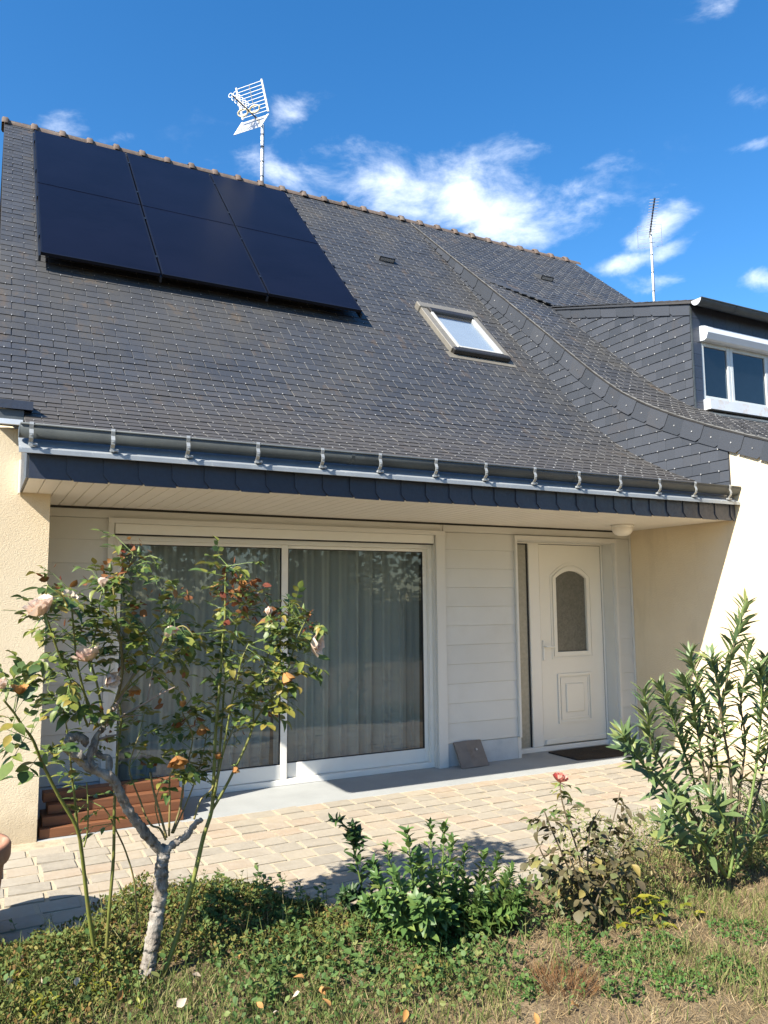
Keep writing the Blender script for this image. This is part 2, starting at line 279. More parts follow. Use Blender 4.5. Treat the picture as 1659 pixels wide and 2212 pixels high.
# ------------------------------------------------------------------ mesh helpers
class MB:
    def __init__(s): s.v = []; s.f = []
    def add(s, vs, fs, M=None):
        o = len(s.v)
        s.v.extend([tuple(M @ Vector(p)) for p in vs] if M is not None else [tuple(p) for p in vs])
        s.f.extend([tuple(i+o for i in f) for f in fs]); return s
    def box(s, x0, x1, y0, y1, z0, z1, M=None, c=0.0):
        if c:
            xs, ys, zs = (x0, x1), (y0, y1), (z0, z1); bm = bmesh.new()
            bmesh.ops.create_cube(bm, size=1, matrix=Matrix.Translation(((x0+x1)/2, (y0+y1)/2, (z0+z1)/2)) @ Matrix.Diagonal((x1-x0, y1-y0, z1-z0, 1)))
            bmesh.ops.bevel(bm, geom=bm.edges[:], offset=c, segments=1, affect='EDGES'); bm.verts.index_update()
            vs = [p.co.copy() for p in bm.verts]; fs = [[q.index for q in f.verts] for f in bm.faces]; bm.free(); return s.add(vs, fs, M)
        vs = [(x, y, z) for z in (z0, z1) for y in (y0, y1) for x in (x0, x1)]
        return s.add(vs, [(0, 2, 3, 1), (4, 5, 7, 6), (0, 1, 5, 4), (2, 6, 7, 3), (0, 4, 6, 2), (1, 3, 7, 5)], M)
    def tube(s, pts, rads, n=6, M=None):
        pts = [Vector(p) for p in pts]
        if isinstance(rads, (int, float)): rads = [rads]*len(pts)
        vs, fs = [], []; ref = None
        for i, p in enumerate(pts):
            d = (pts[min(i+1, len(pts)-1)] - pts[max(i-1, 0)])
            d = d.normalized() if d.length > 1e-9 else Vector((0, 0, 1))
            if ref is None: ref = d.orthogonal().normalized()
            ref = (ref - d*d.dot(ref)); ref = ref.normalized() if ref.length > 1e-6 else d.orthogonal().normalized()
            q = d.cross(ref)
            for k in range(n):
                a = 2*math.pi*k/n; vs.append(p + (ref*math.cos(a) + q*math.sin(a))*rads[i])
        for i in range(len(pts)-1):
            for k in range(n): fs.append((i*n+k, i*n+(k+1) % n, (i+1)*n+(k+1) % n, (i+1)*n+k))
        fs.append(tuple(range(n-1, -1, -1))); fs.append(tuple((len(pts)-1)*n+k for k in range(n)))
        return s.add(vs, fs, M)
    def lathe(s, prof, n=24, M=None, close=False):
        vs = [(r*math.cos(2*math.pi*k/n), r*math.sin(2*math.pi*k/n), z) for r, z in prof for k in range(n)]
        fs = [(i*n+k, i*n+(k+1) % n, (i+1)*n+(k+1) % n, (i+1)*n+k) for i in range(len(prof)-1) for k in range(n)]
        if close: fs.append(tuple(range(n-1, -1, -1))); fs.append(tuple((len(prof)-1)*n+k for k in range(n)))
        return s.add(vs, fs, M)
    def prism(s, poly, x0, x1, M=None, axis='x'):
        n = len(poly)
        def pt(a, b, x): return (x, a, b) if axis == 'x' else ((a, x, b) if axis == 'y' else (a, b, x))
        vs = [pt(a, b, x0) for a, b in poly] + [pt(a, b, x1) for a, b in poly]
        fs = [tuple(range(n-1, -1, -1)), tuple(range(n, 2*n))] + [(i, (i+1) % n, n+(i+1) % n, n+i) for i in range(n)]
        return s.add(vs, fs, M)
    def mesh(s, name, mat, smooth=False, fix=False):
        me = bpy.data.meshes.new(name); me.from_pydata(s.v, [], s.f)
        if fix:
            bm = bmesh.new(); bm.from_mesh(me); bmesh.ops.recalc_face_normals(bm, faces=bm.faces[:]); bm.to_mesh(me); bm.free()
        me.materials.append(MATS[mat] if isinstance(mat, str) else mat)
        if smooth: me.polygons.foreach_set('use_smooth', [True]*len(me.polygons))
        me.update(); return me
    def build(s, name, mat, parent=None, smooth=False, fix=False):
        return link(name, s.mesh(name, mat, smooth, fix), parent)
def link(name, me, parent=None, M=None):
    o = bpy.data.objects.new(name, me); col.objects.link(o)
    if parent is not None: o.parent = parent; o.matrix_parent_inverse = PINV.get(parent.name, Matrix.Identity(4))
    if M is not None: o.matrix_basis = M
    return o
PINV = {}
def tag(o, label, cat, group=None, kind=None):
    if label: o['label'] = label
    if cat: o['category'] = cat
    if group: o['group'] = group
    if kind: o['kind'] = kind
    return o
def thing(name, label, cat, loc=(0, 0, 0), group=None):
    o = bpy.data.objects.new(name, None); col.objects.link(o); o.location = loc; o.empty_display_size = .1
    PINV[o.name] = Matrix.Translation(-Vector(loc))          # children keep world coordinates
    return tag(o, label, cat, group)
def stuff(o): o['kind'] = 'stuff'; return o
def structure(o): o['kind'] = 'structure'; return o
def rp(a, b): return random.uniform(a, b)

# ------------------------------------------------------------------ ground, slab, paving
BED = [(-4, 4.35), (0.1, 4.38), (.5, 4.42), (.72, 4.60), (.9, 4.66), (1.15, 4.66), (1.5, 4.48), (1.75, 4.10), (2.2, 3.90), (3.0, 3.88), (3.4, 3.95), (4.2, 4.02), (4.8, 4.15), (5.4, 4.15), (9, 4.1)]
def ybed(x): return float(np.interp(x, [p[0] for p in BED], [p[1] for p in BED]))
def gh(x, y):                                          # garden ground level
    if y > ybed(x): return -.07
    d = ybed(x) - y
    h = -.055 - .03*min(d, 2.0) + .012*math.sin(3.1*x+1.7*y) + .008*math.sin(7.3*x-5.1*y)
    m = math.exp(-((x-1.0)/.75)**2) * math.exp(-((d-.38)/.30)**2)
    return h + .10*m
xs = [-400, -120, -40, -14, -6, -3] + list(np.arange(-1.5, 6.6, .09)) + [7.5, 10, 16, 40, 120, 400]
ys = [-400, -120, -40, -14, -6, -2, 0, 1.0] + list(np.arange(1.6, 4.9, .09)) + [5.4, 7, 12, 20, 40, 120, 400]
mb = MB(); nx = len(xs)
mb.v = [(x, y, gh(x, y) if (-2 < x < 6.6 and 1 <= y < 5.2) else (-.09 if y < 4.9 else -.07)) for y in ys for x in xs]
mb.f = [(j*nx+i, j*nx+i+1, (j+1)*nx+i+1, (j+1)*nx+i) for j in range(len(ys)-1) for i in range(nx-1)]
structure(mb.build('garden_ground', 'ground', smooth=True))
mb = MB(); n = 60; X0, X1 = -3.0, 6.66
top = [(X0+(X1-X0)*i/n) for i in range(n+1)]
vs = [(x, ybed(x)-.10, -.004) for x in top] + [(x, 6.0, -.004) for x in top] + [(x, ybed(x)-.10, -.12) for x in top]
fs = [(i, i+1, n+2+i, n+1+i) for i in range(n)] + [(2*n+2+i, 2*n+3+i, i+1, i) for i in range(n)]
mb.add(vs, fs); pave = structure(mb.build('pavement', 'paver_joint'))
# cobbles of the terrace, running bond
pv_meshes = []
for k in range(6):
    b = MB(); bm = bmesh.new(); bmesh.ops.create_cube(bm, size=1, matrix=Matrix.Diagonal((1, 1, .05, 1)))
    for v in bm.verts: v.co.x += rp(-.03, .03); v.co.y += rp(-.035, .035); v.co.z += rp(-.0025, .0025)
    bmesh.ops.bevel(bm, geom=[e for e in bm.edges if max(q.co.z for q in e.verts) > 0], offset=.006, segments=2, affect='EDGES'); bm.verts.index_update()
    b.v = [tuple(v.co) for v in bm.verts]; b.f = [tuple(q.index for q in f.verts) for f in bm.faces]; bm.free()
    pv_meshes.append(b)
pv_me = [b.mesh('paver', 'paver') for b in pv_meshes]
pav = []
row = 0; y = 5.995
while y > 3.7:
    h = rp(.165, .180); x = -2.6 + (row % 2)*.12 + rp(-.03, .03)
    while x < 6.62:
        w = rp(.19, .245); x1 = min(x+w, 6.645)
        if x1-x > .06 and y-h/2 > ybed((x+x1)/2)-.06 and not (.10 < x < .47 and y > 5.99):
            pav.append(((x+x1)/2, y-h/2, x1-x-.026, h-.020))
        x = x1
    y -= h; row += 1
def seen(px, py, m=40): return -m < px < 1659+m and -m < py < 2212+m
pav.sort(key=lambda p: (not seen(*proj((p[0], p[1], 0))[:2]), p[0]**2+p[1]**2))
rest = MB()
for i, (x, y, w, h) in enumerate(pav):
    k = random.randrange(6); M = Matrix.Translation((x, y, -.0225+rp(-.004, .003))) @ Matrix.Rotation(rp(-.03, .03), 4, 'Z') @ Matrix.Rotation(rp(-.014, .014), 4, 'X') @ Matrix.Rotation(rp(-.012, .012), 4, 'Y') @ Matrix.Diagonal((w, h, 1, 1))
    if i < 300: link('paver', pv_me[k], pave, M)
    else: rest.add(pv_meshes[k].v, pv_meshes[k].f, M)
if rest.v: stuff(rest.build('paver_field', 'paver', pave))
mb = MB(); mb.box(.452, 6.655, 6.0, 6.95, -.11, 0.0, c=.004); structure(mb.build('porch_slab', 'slab'))

# ------------------------------------------------------------------ house
house = thing('house', 'cream rendered house with steep grey slate roof, recessed porch and dormer', 'house', (3.5, 6.66, 0))
P1 = [(5.33, 2.675), (5.565, 2.766), (5.83, 2.876), (6.136, 3.02), (6.466, 3.205), (6.82, 3.43), (7.2, 3.745), (7.6, 4.14), (8.04, 4.60), (9.05, 5.65), (10.33, 6.99), (11.68, 8.40)]
P2 = [(4.35, 2.92), (4.82, 3.105), (5.255, 3.285), (5.64, 3.455), (6.1, 3.68), (6.5, 3.91), (6.78, 4.105), (7.16, 4.42), (7.57, 4.785), (8.01, 5.18), (9.03, 6.08), (10.26, 7.15), (11.68, 8.40)]
def dense(P):
    a = np.array(P); t = np.r_[0, np.cumsum(np.hypot(*np.diff(a, axis=0).T))]; tt = np.linspace(0, t[-1], 400)
    y = np.interp(tt, t, a[:, 0]); z = np.interp(tt, t, a[:, 1])
    ker = np.ones(25)/25
    ys_ = np.convolve(np.pad(y, 12, mode='reflect', reflect_type='odd'), ker, 'valid'); zs_ = np.convolve(np.pad(z, 12, mode='reflect', reflect_type='odd'), ker, 'valid')
    s = np.r_[0, np.cumsum(np.hypot(np.diff(ys_), np.diff(zs_)))]
    return s, ys_, zs_
class Prof:
    def __init__(s, P): s.s, s.y, s.z = dense(P); s.len = s.s[-1]
    def at(s, t):
        e = .03; y = np.interp(t, s.s, s.y); z = np.interp(t, s.s, s.z)
        a, b = max(t-e, 0), min(t+e, s.len); dy = np.interp(b, s.s, s.y)-np.interp(a, s.s, s.y); dz = np.interp(b, s.s, s.z)-np.interp(a, s.s, s.z)
        return float(y), float(z), math.atan2(dz, dy)
    def zof(s, y): return float(np.interp(y, s.y, s.z))
    def sof(s, y): return float(np.interp(y, s.y, s.s))
A, B = Prof(P1), Prof(P2)
def frame(pr, x, t, lift=0.0):                          # x along the eave, y up the slope, z out of the roof
    y, z, a = pr.at(t); return Matrix.Translation((x, y-math.sin(a)*lift, z+math.cos(a)*lift)) @ Matrix.Rotation(a, 4, 'X')
def deck(pr, x0, x1, s0, s1, drop, n=40):
    b = MB(); vs = []
    for i in range(n+1):
        M = frame(pr, 0, s0+(s1-s0)*i/n, -drop); M2 = frame(pr, 0, s0+(s1-s0)*i/n, -drop-.06)
        p, q = M.translation, M2.translation
        vs += [(x0, p.y, p.z), (x1, p.y, p.z), (x0, q.y, q.z), (x1, q.y, q.z)]
    fs = []
    for i in range(n):
        o = 4*i; fs += [(o, o+1, o+5, o+4), (o+2, o+6, o+7, o+3), (o, o+4, o+6, o+2), (o+1, o+3, o+7, o+5)]
    fs += [(0, 2, 3, 1), (4*n, 4*n+1, 4*n+3, 4*n+2)]
    return b.add(vs, fs)
SW, SL, SE, ST = .226, .30, .128, .0065
slate_mb = MB().box(-.5, .5, 0, SL, 0, ST); slate_me = slate_mb.mesh('slate', 'slate')
def edges(me):                                          # the cut sides of a slate are paler than its face
    me.materials.append(MATS['slate_edge']); me.polygons.foreach_set('material_index', [0, 0, 0, 0, 1, 1]*(len(me.polygons)//6)); return me
edges(slate_me)
hook_mb = MB().box(-.0025, .0025, -.006, .016, ST-.001, ST+.003)
def slate_field(pr, xr, parent, mat, nparts, s_end, hooks=True, skip=None, seed=1):
    rr = random.Random(seed); L = []; i = 0
    while True:
        t = i*SE
        if t > s_end: break
        y, z, a = pr.at(t); x0, x1 = xr(t)
        if i % 2: x = x0 - SW*.5
        else: x = x0
        while x < x1-.02:
            a0, b0 = max(x, x0), min(x+SW, x1)
            if b0-a0 > .03 and not (skip and skip((a0+b0)/2, t)):
                M = frame(pr, (a0+b0)/2, t+rr.uniform(-.005, .005), .0115+rr.uniform(-.001, .002)) @ Matrix.Rotation(-.034+rr.uniform(-.004, .003), 4, 'X') @ Matrix.Rotation(rr.uniform(-.006, .006), 4, 'Y') @ Matrix.Rotation(rr.uniform(-.008, .008), 4, 'Z')
                if rr.random() < .02: M = M @ Matrix.Translation((0, -.02, .002)) @ Matrix.Rotation(rr.uniform(-.03, .03), 4, 'Z')
                p = M.translation; d = Vector(p) - Vector(CAM); nrm = M.to_3x3() @ Vector((0, 0, 1)); q = proj(p)
                area = abs(nrm.dot(d.normalized()))/d.length_squared*(b0-a0) if seen(q[0], q[1], 0) else 0
                L.append((area, M, b0-a0-rr.uniform(.005, .012)))
            x += SW
        i += 1
    L.sort(key=lambda k: -k[0]); rest = MB(); hk = MB()
    for j, (ar, M, w) in enumerate(L):
        S = M @ Matrix.Diagonal((w, 1, 1, 1))
        if j < nparts: link('slate', slate_me, parent, S)
        else: rest.add(slate_mb.v, slate_mb.f, S)
        if hooks: hk.add(hook_mb.v, hook_mb.f, M)
    if rest.v: edges(stuff(rest.build('slate_field', mat, parent)).data)
    if hk.v: stuff(hk.build('slate_hooks', 'hook_steel', parent))
XL, XC, XR = .07, 6.66, 10.42
s_cut = A.sof(6.06)
# main (porch side) roof
roof = deck(A, .26, XC-.003, .0, A.len, .006).build('roof', 'slate', house); roof['label'] = 'long slate slope above the porch, curved at the eave'
deck(A, XL, .258, s_cut, A.len, .006).build('roof_edge', 'slate', house)
def inpanel(x, t): return .62 < x < 4.0 and A.len-4.35 < t < A.len-1.0
slate_field(A, lambda t: (XL if t > s_cut else .245, XC-.006), roof, 'slate', 300, A.len-.10, skip=inpanel, seed=3)
# right hand roof and its small raised kerb of slates over the dormer valley
roof2 = deck(B, XC, XR, .0, B.len, .006).build('roof', 'slate', house); roof2['label'] = 'shallower slate slope of the right wing around the dormer'
DX, DY, DXR = 7.56, 6.40, 10.05
def indormer(x, t):
    y = B.at(t)[0]; return DX+.1 < x < DXR-.1 and DY+.2 < y < 8.7
slate_field(B, lambda t: (XC-.03, XR), roof2, 'slate', 300, B.len-.10, skip=indormer, seed=5)
# lip where the upper slates ride over the dormer valley
lip = MB()
for k in range(9):
    u0, u1 = k/9, (k+1)/9
    xa, xb = 6.74+(7.60-6.74)*u0, 6.74+(7.60-6.74)*u1+.01; sa = B.sof(9.42-.58*(u0+u1)/2)
    M = frame(B, (xa+xb)/2, sa, .022+.05*u0) @ Matrix.Rotation(-.10*u0-.03, 4, 'X') @ Matrix.Rotation(rp(-.02, .02), 4, 'Y')
    link('valley_slate', MB().box(-(xb-xa)/2, (xb-xa)/2, 0, .42, -.01, .006).mesh('valley_slate', 'slate'), roof2, M)
# rear slope and ridge
mb = MB(); mb.prism([(11.68, 8.40), (17.6, 2.55), (17.6, 2.45), (11.68, 8.30)], XL, XR); mb.build('rear_roof', 'slate', house, fix=True)
ridge = MB().box(XL, XR, 11.62, 11.74, 8.33, 8.37).build('ridge', 'ridge_tile', house)
rm = MB(); pts = []
for k in range(9):
    a = math.pi*k/8; pts.append((math.cos(a)*.100, math.sin(a)*.098-.03))
v_ = [(x, p[0]*s, p[1]*s) for x, s in ((0, 1.0), (.29, .97)) for p in pts]; rm.add(v_, [(i, i+1, 10+i, 9+i) for i in range(8)])
v_ = [(x, p[0]*s, p[1]*s+.004) for x, s in ((-.035, 1.1), (-.022, 1.42), (.025, 1.42), (.04, 1.1)) for p in pts]
rm.add(v_, [(j*9+i, j*9+i+1, j*9+10+i, j*9+9+i) for j in range(3) for i in range(8)])
rme = rm.mesh('ridge_tile', 'ridge_tile', True)
x = XL-.02
while x < XR-.1:
    link('ridge_tile', rme, ridge, Matrix.Translation((x+.03, 11.68+rp(-.006, .006), 8.365+rp(-.006, .006))) @ Matrix.Rotation(rp(-.015, .015), 4, 'Y') @ Matrix.Diagonal((1.30, 1, 1, 1))); x += .375
# ---- walls
def under(pr, y0, y1, drop, n=20): return [(y, pr.zof(y)-drop) for y in np.linspace(y0, y1, n)]
poly = [(6.0, -.11)] + [(6.0, 2.83)] + under(A, 6.35, 11.6, .16) + [(17.3, 2.6), (17.3, -.11)]
MB().prism(poly, .10, .45).build('gable_wall', 'render_wall', house, fix=True)
poly = [(4.75, -.11)] + under(B, 4.75, 11.6, .12, 30) + [(17.3, 2.6), (17.3, -.11)]
wing = MB().prism(poly, XC, XC+.25).build('wing_wall', 'render_wall', house, fix=True); wing['label'] = 'sunlit cream side wall of the projecting right wing'
MB().prism(poly, 10.15, 10.40).build('gable_wall', 'render_wall', house, fix=True)
MB().box(XC+.25, 10.15, 4.75, 5.0, -.11, 2.95).build('front_wall', 'render_wall', house)
MB().box(.45, XC, 17.05, 17.3, -.11, 2.6).build('rear_wall', 'render_wall', house)
MB().box(XC+.25, 10.15, 17.05, 17.3, -.11, 2.6).build('rear_wall', 'render_wall', house)
# porch back wall: backing, plinth and boards
YW = 6.66
b = MB()
for (x0, x1, z0, z1) in [(.45, .965, -.1, 2.42), (4.115, 5.035, -.1, 2.42), (6.40, 6.66, -.1, 2.42), (.965, 4.115, 2.275, 2.42), (5.035, 6.40, 2.26, 2.42)]:
    b.box(x0+.001, x1-.001, YW+.015, YW+.26, z0, z1)
b.box(.45, 6.66, YW+.02, YW+.26, 2.421, 3.0)
porch = b.build('porch_wall', 'siding', house)
courses = [.215+.1895*k for k in range(12)]
def boards(x0, x1, zmax):
    for k, z in enumerate(courses):
        z1 = min(z+.1895, zmax)
        if z1-z < .03: continue
        M = Matrix.Translation((0, YW+.012, z)) @ Matrix.Rotation(R(-2.6), 4, 'X')
        link('board', MB().box(x0, x1, -.016, -.004, .003, z1-z+.002 if z1 < zmax else z1-z-.002, c=.0015).mesh('board', 'siding'), porch, M)
boards(.452, .940, 2.29); boards(4.150, 5.008, 2.29); boards(6.432, 6.652, 2.29)
for (x0, x1) in ((.452, 4.130), (4.134, 6.652)):
    MB().box(x0, x1, YW-.004, YW+.0145, 2.294, 2.362, c=.003).build('board', 'siding', porch)
for (x0, x1) in ((.452, .945), (4.150, 5.000), (6.44, 6.652)):
    MB().box(x0, x1, YW+.004, YW+.0145, -.02, .212).build('plinth', 'plinth', porch)
MB().box(.452, 6.655, YW-.003, YW+.014, 2.362, 2.379).build('shadow_gap', 'joint_dark', porch)
# corner trim at the right
MB().box(6.640, 6.656, YW-.018, YW-.004, .0, 2.36).build('corner_trim', 'siding_trim', porch)
# ---- interior
room = MB().box(.46, 6.64, 9.6, 9.7, 0.003, 2.5).build('room', 'room', house)
MB().box(.46, 6.64, YW+.27, 9.6, 2.45, 2.55).build('ceiling', 'room', room)
MB().box(.46, 6.64, 6.952, 9.6, -.05, .002).build('floor', 'room', room)
MB().box(4.6, 4.7, YW+.27, 9.6, .003, 2.449).build('partition', 'room', room)
# ---- sliding patio door
sl = MB()
sl.box(.940, .985, YW-.022, YW+.0145, .0, 2.253); sl.box(4.045, 4.148, YW-.022, YW+.0145, .0, 2.253); sl.box(.940, 4.148, YW-.024, YW+.0145, 2.254, 2.296)
patio = sl.build('sliding_door', 'siding_trim', house); patio['label'] = 'wide two-leaf sliding glass door with white frame and net curtains'
YG = 6.76
MB().box(.986, .995, YW+.015, YG+.06, .0, 2.253).box(4.035, 4.044, YW+.015, YG+.06, .0, 2.253).build('reveal', 'siding_trim', patio)
MB().box(.996, 4.034, YW+.0, YW+.05, 2.170, 2.253, c=.003).build('shutter_box', 'pvc', patio)
MB().box(.996, 4.034, YW+.012, YW+.052, 2.160, 2.1695).build('shutter_slot', 'joint_dark', patio)
MB().box(.996, 1.030, YG-.04, YG+.05, .03, 2.16).box(4.000, 4.034, YG-.04, YG+.05, .03, 2.16).box(1.03, 4.0, YG-.04, YG+.05, 2.120, 2.159).box(.996, 4.034, YG-.055, YG+.05, .0, .05, c=.004).build('outer_frame', 'pvc', patio)
def sash(x0, x1, y, st0, st1, rail):
    z0, z1 = .052, 2.119
    f = MB(); f.box(x0, x0+st0, y-.018, y+.018, z0, z1, c=.003); f.box(x1-st1, x1, y-.018, y+.018, z0, z1, c=.003)
    f.box(x0+st0+.0005, x1-st1-.0005, y-.0175, y+.0175, z0, z0+rail, c=.003); f.box(x0+st0+.0005, x1-st1-.0005, y-.0175, y+.0175, z1-.028, z1, c=.003)
    o = f.build('sash', 'pvc', patio)
    g_ = MB(); gx0, gx1, gz0, gz1 = x0+st0, x1-st1, z0+rail, z1-.028
    w = .007
    g_.box(gx0, gx0+w, y-.012, y+.012, gz0, gz1).box(gx1-w, gx1, y-.012, y+.012, gz0, gz1).box(gx0+w, gx1-w, y-.0115, y+.0115, gz0, gz0+w).box(gx0+w, gx1-w, y-.0115, y+.0115, gz1-w, gz1)
    g_.build('gasket', 'rubber', patio)
    MB().add([(gx0+.002, y, gz0+.002), (gx1-.002, y, gz0+.002), (gx1-.002, y, gz1-.002), (gx0+.002, y, gz1-.002)], [(0, 1, 2, 3)]).build('pane', 'pane', patio)
sash(1.031, 2.520, YG-.019, .034, .062, .125); sash(2.485, 3.999, YG+.019, .05, .040, .125)
MB().box(2.527, 2.543, YG-.006, YG+.004, .95, 1.15, c=.002).build('handle', 'pvc', patio)
# ---- net curtains inside
def curtain(x0, x1, label, seed, skewb=0.0, hem=.10):
    rr = random.Random(seed); nx_, nz_ = 240, 14; z0, z1 = .06, 2.25; vs = []; ph = [rr.uniform(0, 6.28) for _ in range(6)]
    for j in range(nz_+1):
        v = j/nz_; z = z0+(z1-z0)*v; amp = .020+.022*(1-v)
        for i in range(nx_+1):
            u = i/nx_; x = x0+(x1-x0)*u + skewb*u*(1-v)**1.5
            y = YG+.20 + amp*(math.sin(u*(x1-x0)*33+ph[0]+2.0*math.sin(u*7+ph[1])) + .45*math.sin(u*(x1-x0)*71+ph[2]+1.5*math.sin(u*5)+.6*v) + .7*math.sin(u*(x1-x0)*14+ph[3]))
            vs.append((x, y, z))
    b = MB().add(vs, [(j*(nx_+1)+i, j*(nx_+1)+i+1, (j+1)*(nx_+1)+i+1, (j+1)*(nx_+1)+i) for j in range(nz_) for i in range(nx_)])
    o = b.build('net_curtain', 'voile', None, True); tag(o, label, 'curtain', 'net curtains behind the sliding door')
curtain(1.0, 2.50, 'sheer white net curtain behind the left pane of the sliding door', 4, -.06)
curtain(2.46, 4.02, 'sheer white net curtain behind the right pane of the sliding door', 9, -.02)
# ---- entrance door with side light
YD = 6.86
t = MB(); t.box(5.010, 5.034, YW-.03, YW+.0145, .21, 2.238); t.box(6.402, 6.430, YW-.024, YW+.0145, .0, 2.238); t.box(5.010, 6.430, YW-.028, YW+.0145, 2.2385, 2.282)
door = t.build('front_door', 'siding_trim', house); door['label'] = 'cream panelled front door with arched glass, side light and porch trim'
MB().box(6.3905, 6.400, YW+.015, YD+.04, .0, 2.238).box(5.0355, 5.040, YW+.015, YD+.04, .0, 2.238).box(5.0405, 6.39, YW+.015, YD+.04, 2.2285, 2.238).build('reveal', 'siding', door)
MB().box(5.003, 5.045, YW+.002, YW+.20, .0, .209).build('jamb_foot', 'siding_trim', door)
fr = MB(); fr.box(5.3305, 5.472, YD-.03, YD+.04, .05, 2.218, c=.004); fr.box(6.372, 6.3895, YD-.03, YD+.04, .05, 2.218, c=.003); fr.box(5.041, 6.3895, YD-.031, YD+.04, 2.2185, 2.2283)
fr.box(5.041, 5.062, YD-.028, YD+.04, .05, 2.218); fr.box(5.041, 6.3895, YD-.045, YD+.04, .0, .049, c=.004); fr.build('outer_frame', 'pvc', door)
MB().add([(5.062, YD, .05), (5.331, YD, .05), (5.331, YD, 2.218), (5.062, YD, 2.218)], [(0, 1, 2, 3)]).build('side_light', 'pane_side', door)
MB().box(5.318, 5.330, YD-.012, YD-.001, .05, 2.218).box(5.062, 5.318, YD-.012, YD-.001, 2.206, 2.218).build('gasket', 'rubber', door)
# leaf with an arched opening
def arch(x0, x1, z0, zs, zt, n=14):
    pts = [(x0, z0), (x1, z0)]; c = (x0+x1)/2
    for k in range(n+1):
        u = k/n; x = x1+(x0-x1)*u; pts.append((x, zs+(zt-zs)*(1-((x-c)/((x1-x0)/2))**2)))
    return pts
LX0, LX1, LZ0, LZ1 = 5.480, 6.364, .058, 2.212
gx0, gx1, gz0, gzs, gzt = 5.700, 6.135, 1.035, 1.845, 1.925
def ring(b, inner, outer, y0, y1):                      # band between two outlines of equal length, with depth
    n = len(inner); vs = [(x, y0, z) for x, z in inner]+[(x, y0, z) for x, z in outer]+[(x, y1, z) for x, z in inner]+[(x, y1, z) for x, z in outer]; fs = []
    for i in range(n):
        j = (i+1) % n; fs += [(i, j, n+j, n+i), (2*n+j, 2*n+i, 3*n+i, 3*n+j), (n+i, n+j, 3*n+j, 3*n+i), (j, i, 2*n+i, 2*n+j)]
    b.add(vs, fs)
hole = arch(gx0, gx1, gz0, gzs, gzt)
outl = [(LX0, LZ0), (LX1, LZ0)] + [(LX1+(LX0-LX1)*k/14, LZ1) for k in range(15)]
lf = MB(); ring(lf, hole, outl, YD-.018, YD+.03); leaf = lf.build('leaf', 'pvc_door', door, fix=True)
bd = MB(); ring(bd, arch(gx0, gx1, gz0, gzs, gzt), arch(gx0-.045, gx1+.045, gz0-.045, gzs+.005, gzt+.05), YD-.030, YD-.0185); ring(bd, arch(gx0-.058, gx1+.058, gz0-.058, gzs+.010, gzt+.066), arch(gx0-.075, gx1+.075, gz0-.075, gzs+.02, gzt+.085), YD-.025, YD-.0185)
bd.build('moulding', 'pvc_door', door, fix=True)
MB().add([(x, YD+.0, z) for x, z in hole], [tuple(range(len(hole)))]).build('glass', 'pane_obscure', door)
bd = MB()
for (i0, w, y0) in ((0, .024, .032), (.040, .012, .026)):
    a = [(5.69+i0, .27+i0), (6.165-i0, .27+i0), (6.165-i0, .80-i0), (5.69+i0, .80-i0)]; q = [(5.69+i0+w, .27+i0+w), (6.165-i0-w, .27+i0+w), (6.165-i0-w, .80-i0-w), (5.69+i0+w, .80-i0-w)]
    ring(bd, q, a, YD-y0, YD-.0185)
bd.box(5.80, 6.055, YD-.030, YD-.0185, .38, .69, c=.008); bd.build('panel', 'pvc_door', door, fix=True)
MB().box(LX0+.02, LX1-.02, YD-.040, YD-.0185, .062, .115, c=.006).build('weather_bar', 'pvc_door', door)
h = MB(); h.box(5.497, 5.527, YD-.028, YD-.0185, .95, 1.17, c=.006); h.tube([(5.512, YD-.02, 1.10), (5.512, YD-.06, 1.10), (5.52, YD-.068, 1.10), (5.63, YD-.066, 1.095)], .008, 8); h.build('handle', 'pvc', door)
MB().box(5.4725, 5.4795, YD-.014, YD+.02, .058, 2.212).box(6.3645, 6.3715, YD-.014, YD+.02, .058, 2.212).box(5.4725, 6.3715, YD-.014, YD+.02, 2.2125, 2.218).build('leaf_gap', 'joint_dark', door)
# ---- soffit of the porch
ZS, YF = 2.380, 5.24
sof = MB().box(.262, XC-.004, YF+.02, YW+.014, ZS+.018, ZS+.06).build('soffit', 'soffit_pvc', house); sof['label'] = 'cream tongue and groove boards under the porch eave'
x = .265
while x < XC-.02:
    x1 = min(x+.0985, XC-.006); yb = YF+.022; ye = (5.998 if x1 < .452 else YW-.006)
    MB().box(x+.002, x1-.002, yb, ye, ZS, ZS+.017, c=.003).build('board', 'soffit_pvc', sof); x = x1
# ---- slate fascia
fa = MB().box(.262, XC-.004, YF+.006, YF+.019, ZS-.003, 2.545).build('fascia', 'slate_fascia', house)
x = .262
while x < XC-.02:
    x1 = min(x+.218, XC-.010); zb = ZS-.012+rp(-.004, .004); xe = min(x1+.03, XC-.006)
    poly = [(0, 2.54), (0, zb+.05), (.045, zb), (xe-x, zb), (xe-x, 2.54)] if x > .3 else [(0, 2.54), (0, zb), (xe-x, zb), (xe-x, 2.54)]
    link('slate', MB().prism(poly, -.008, 0.0, axis='y').mesh('slate', 'slate_fascia', fix=True), fa, Matrix.Translation((x, YF-.009+rp(-.001, .001), 0)) @ Matrix.Rotation(.042, 4, 'Z')); x = x1
# end of the eave box on the left: slate cheek and white edge
MB().prism([(YF+.02, ZS+.0), (5.998, ZS+.0), (5.998, 2.86), (5.6, 2.70), (YF+.02, 2.54)], .248, .2605).build('eave_cheek', 'slate_clad', house, fix=True)
MB().box(.236, .2475, 5.92, 5.994, ZS-.012, 2.60).build('cheek_trim', 'pvc', house)
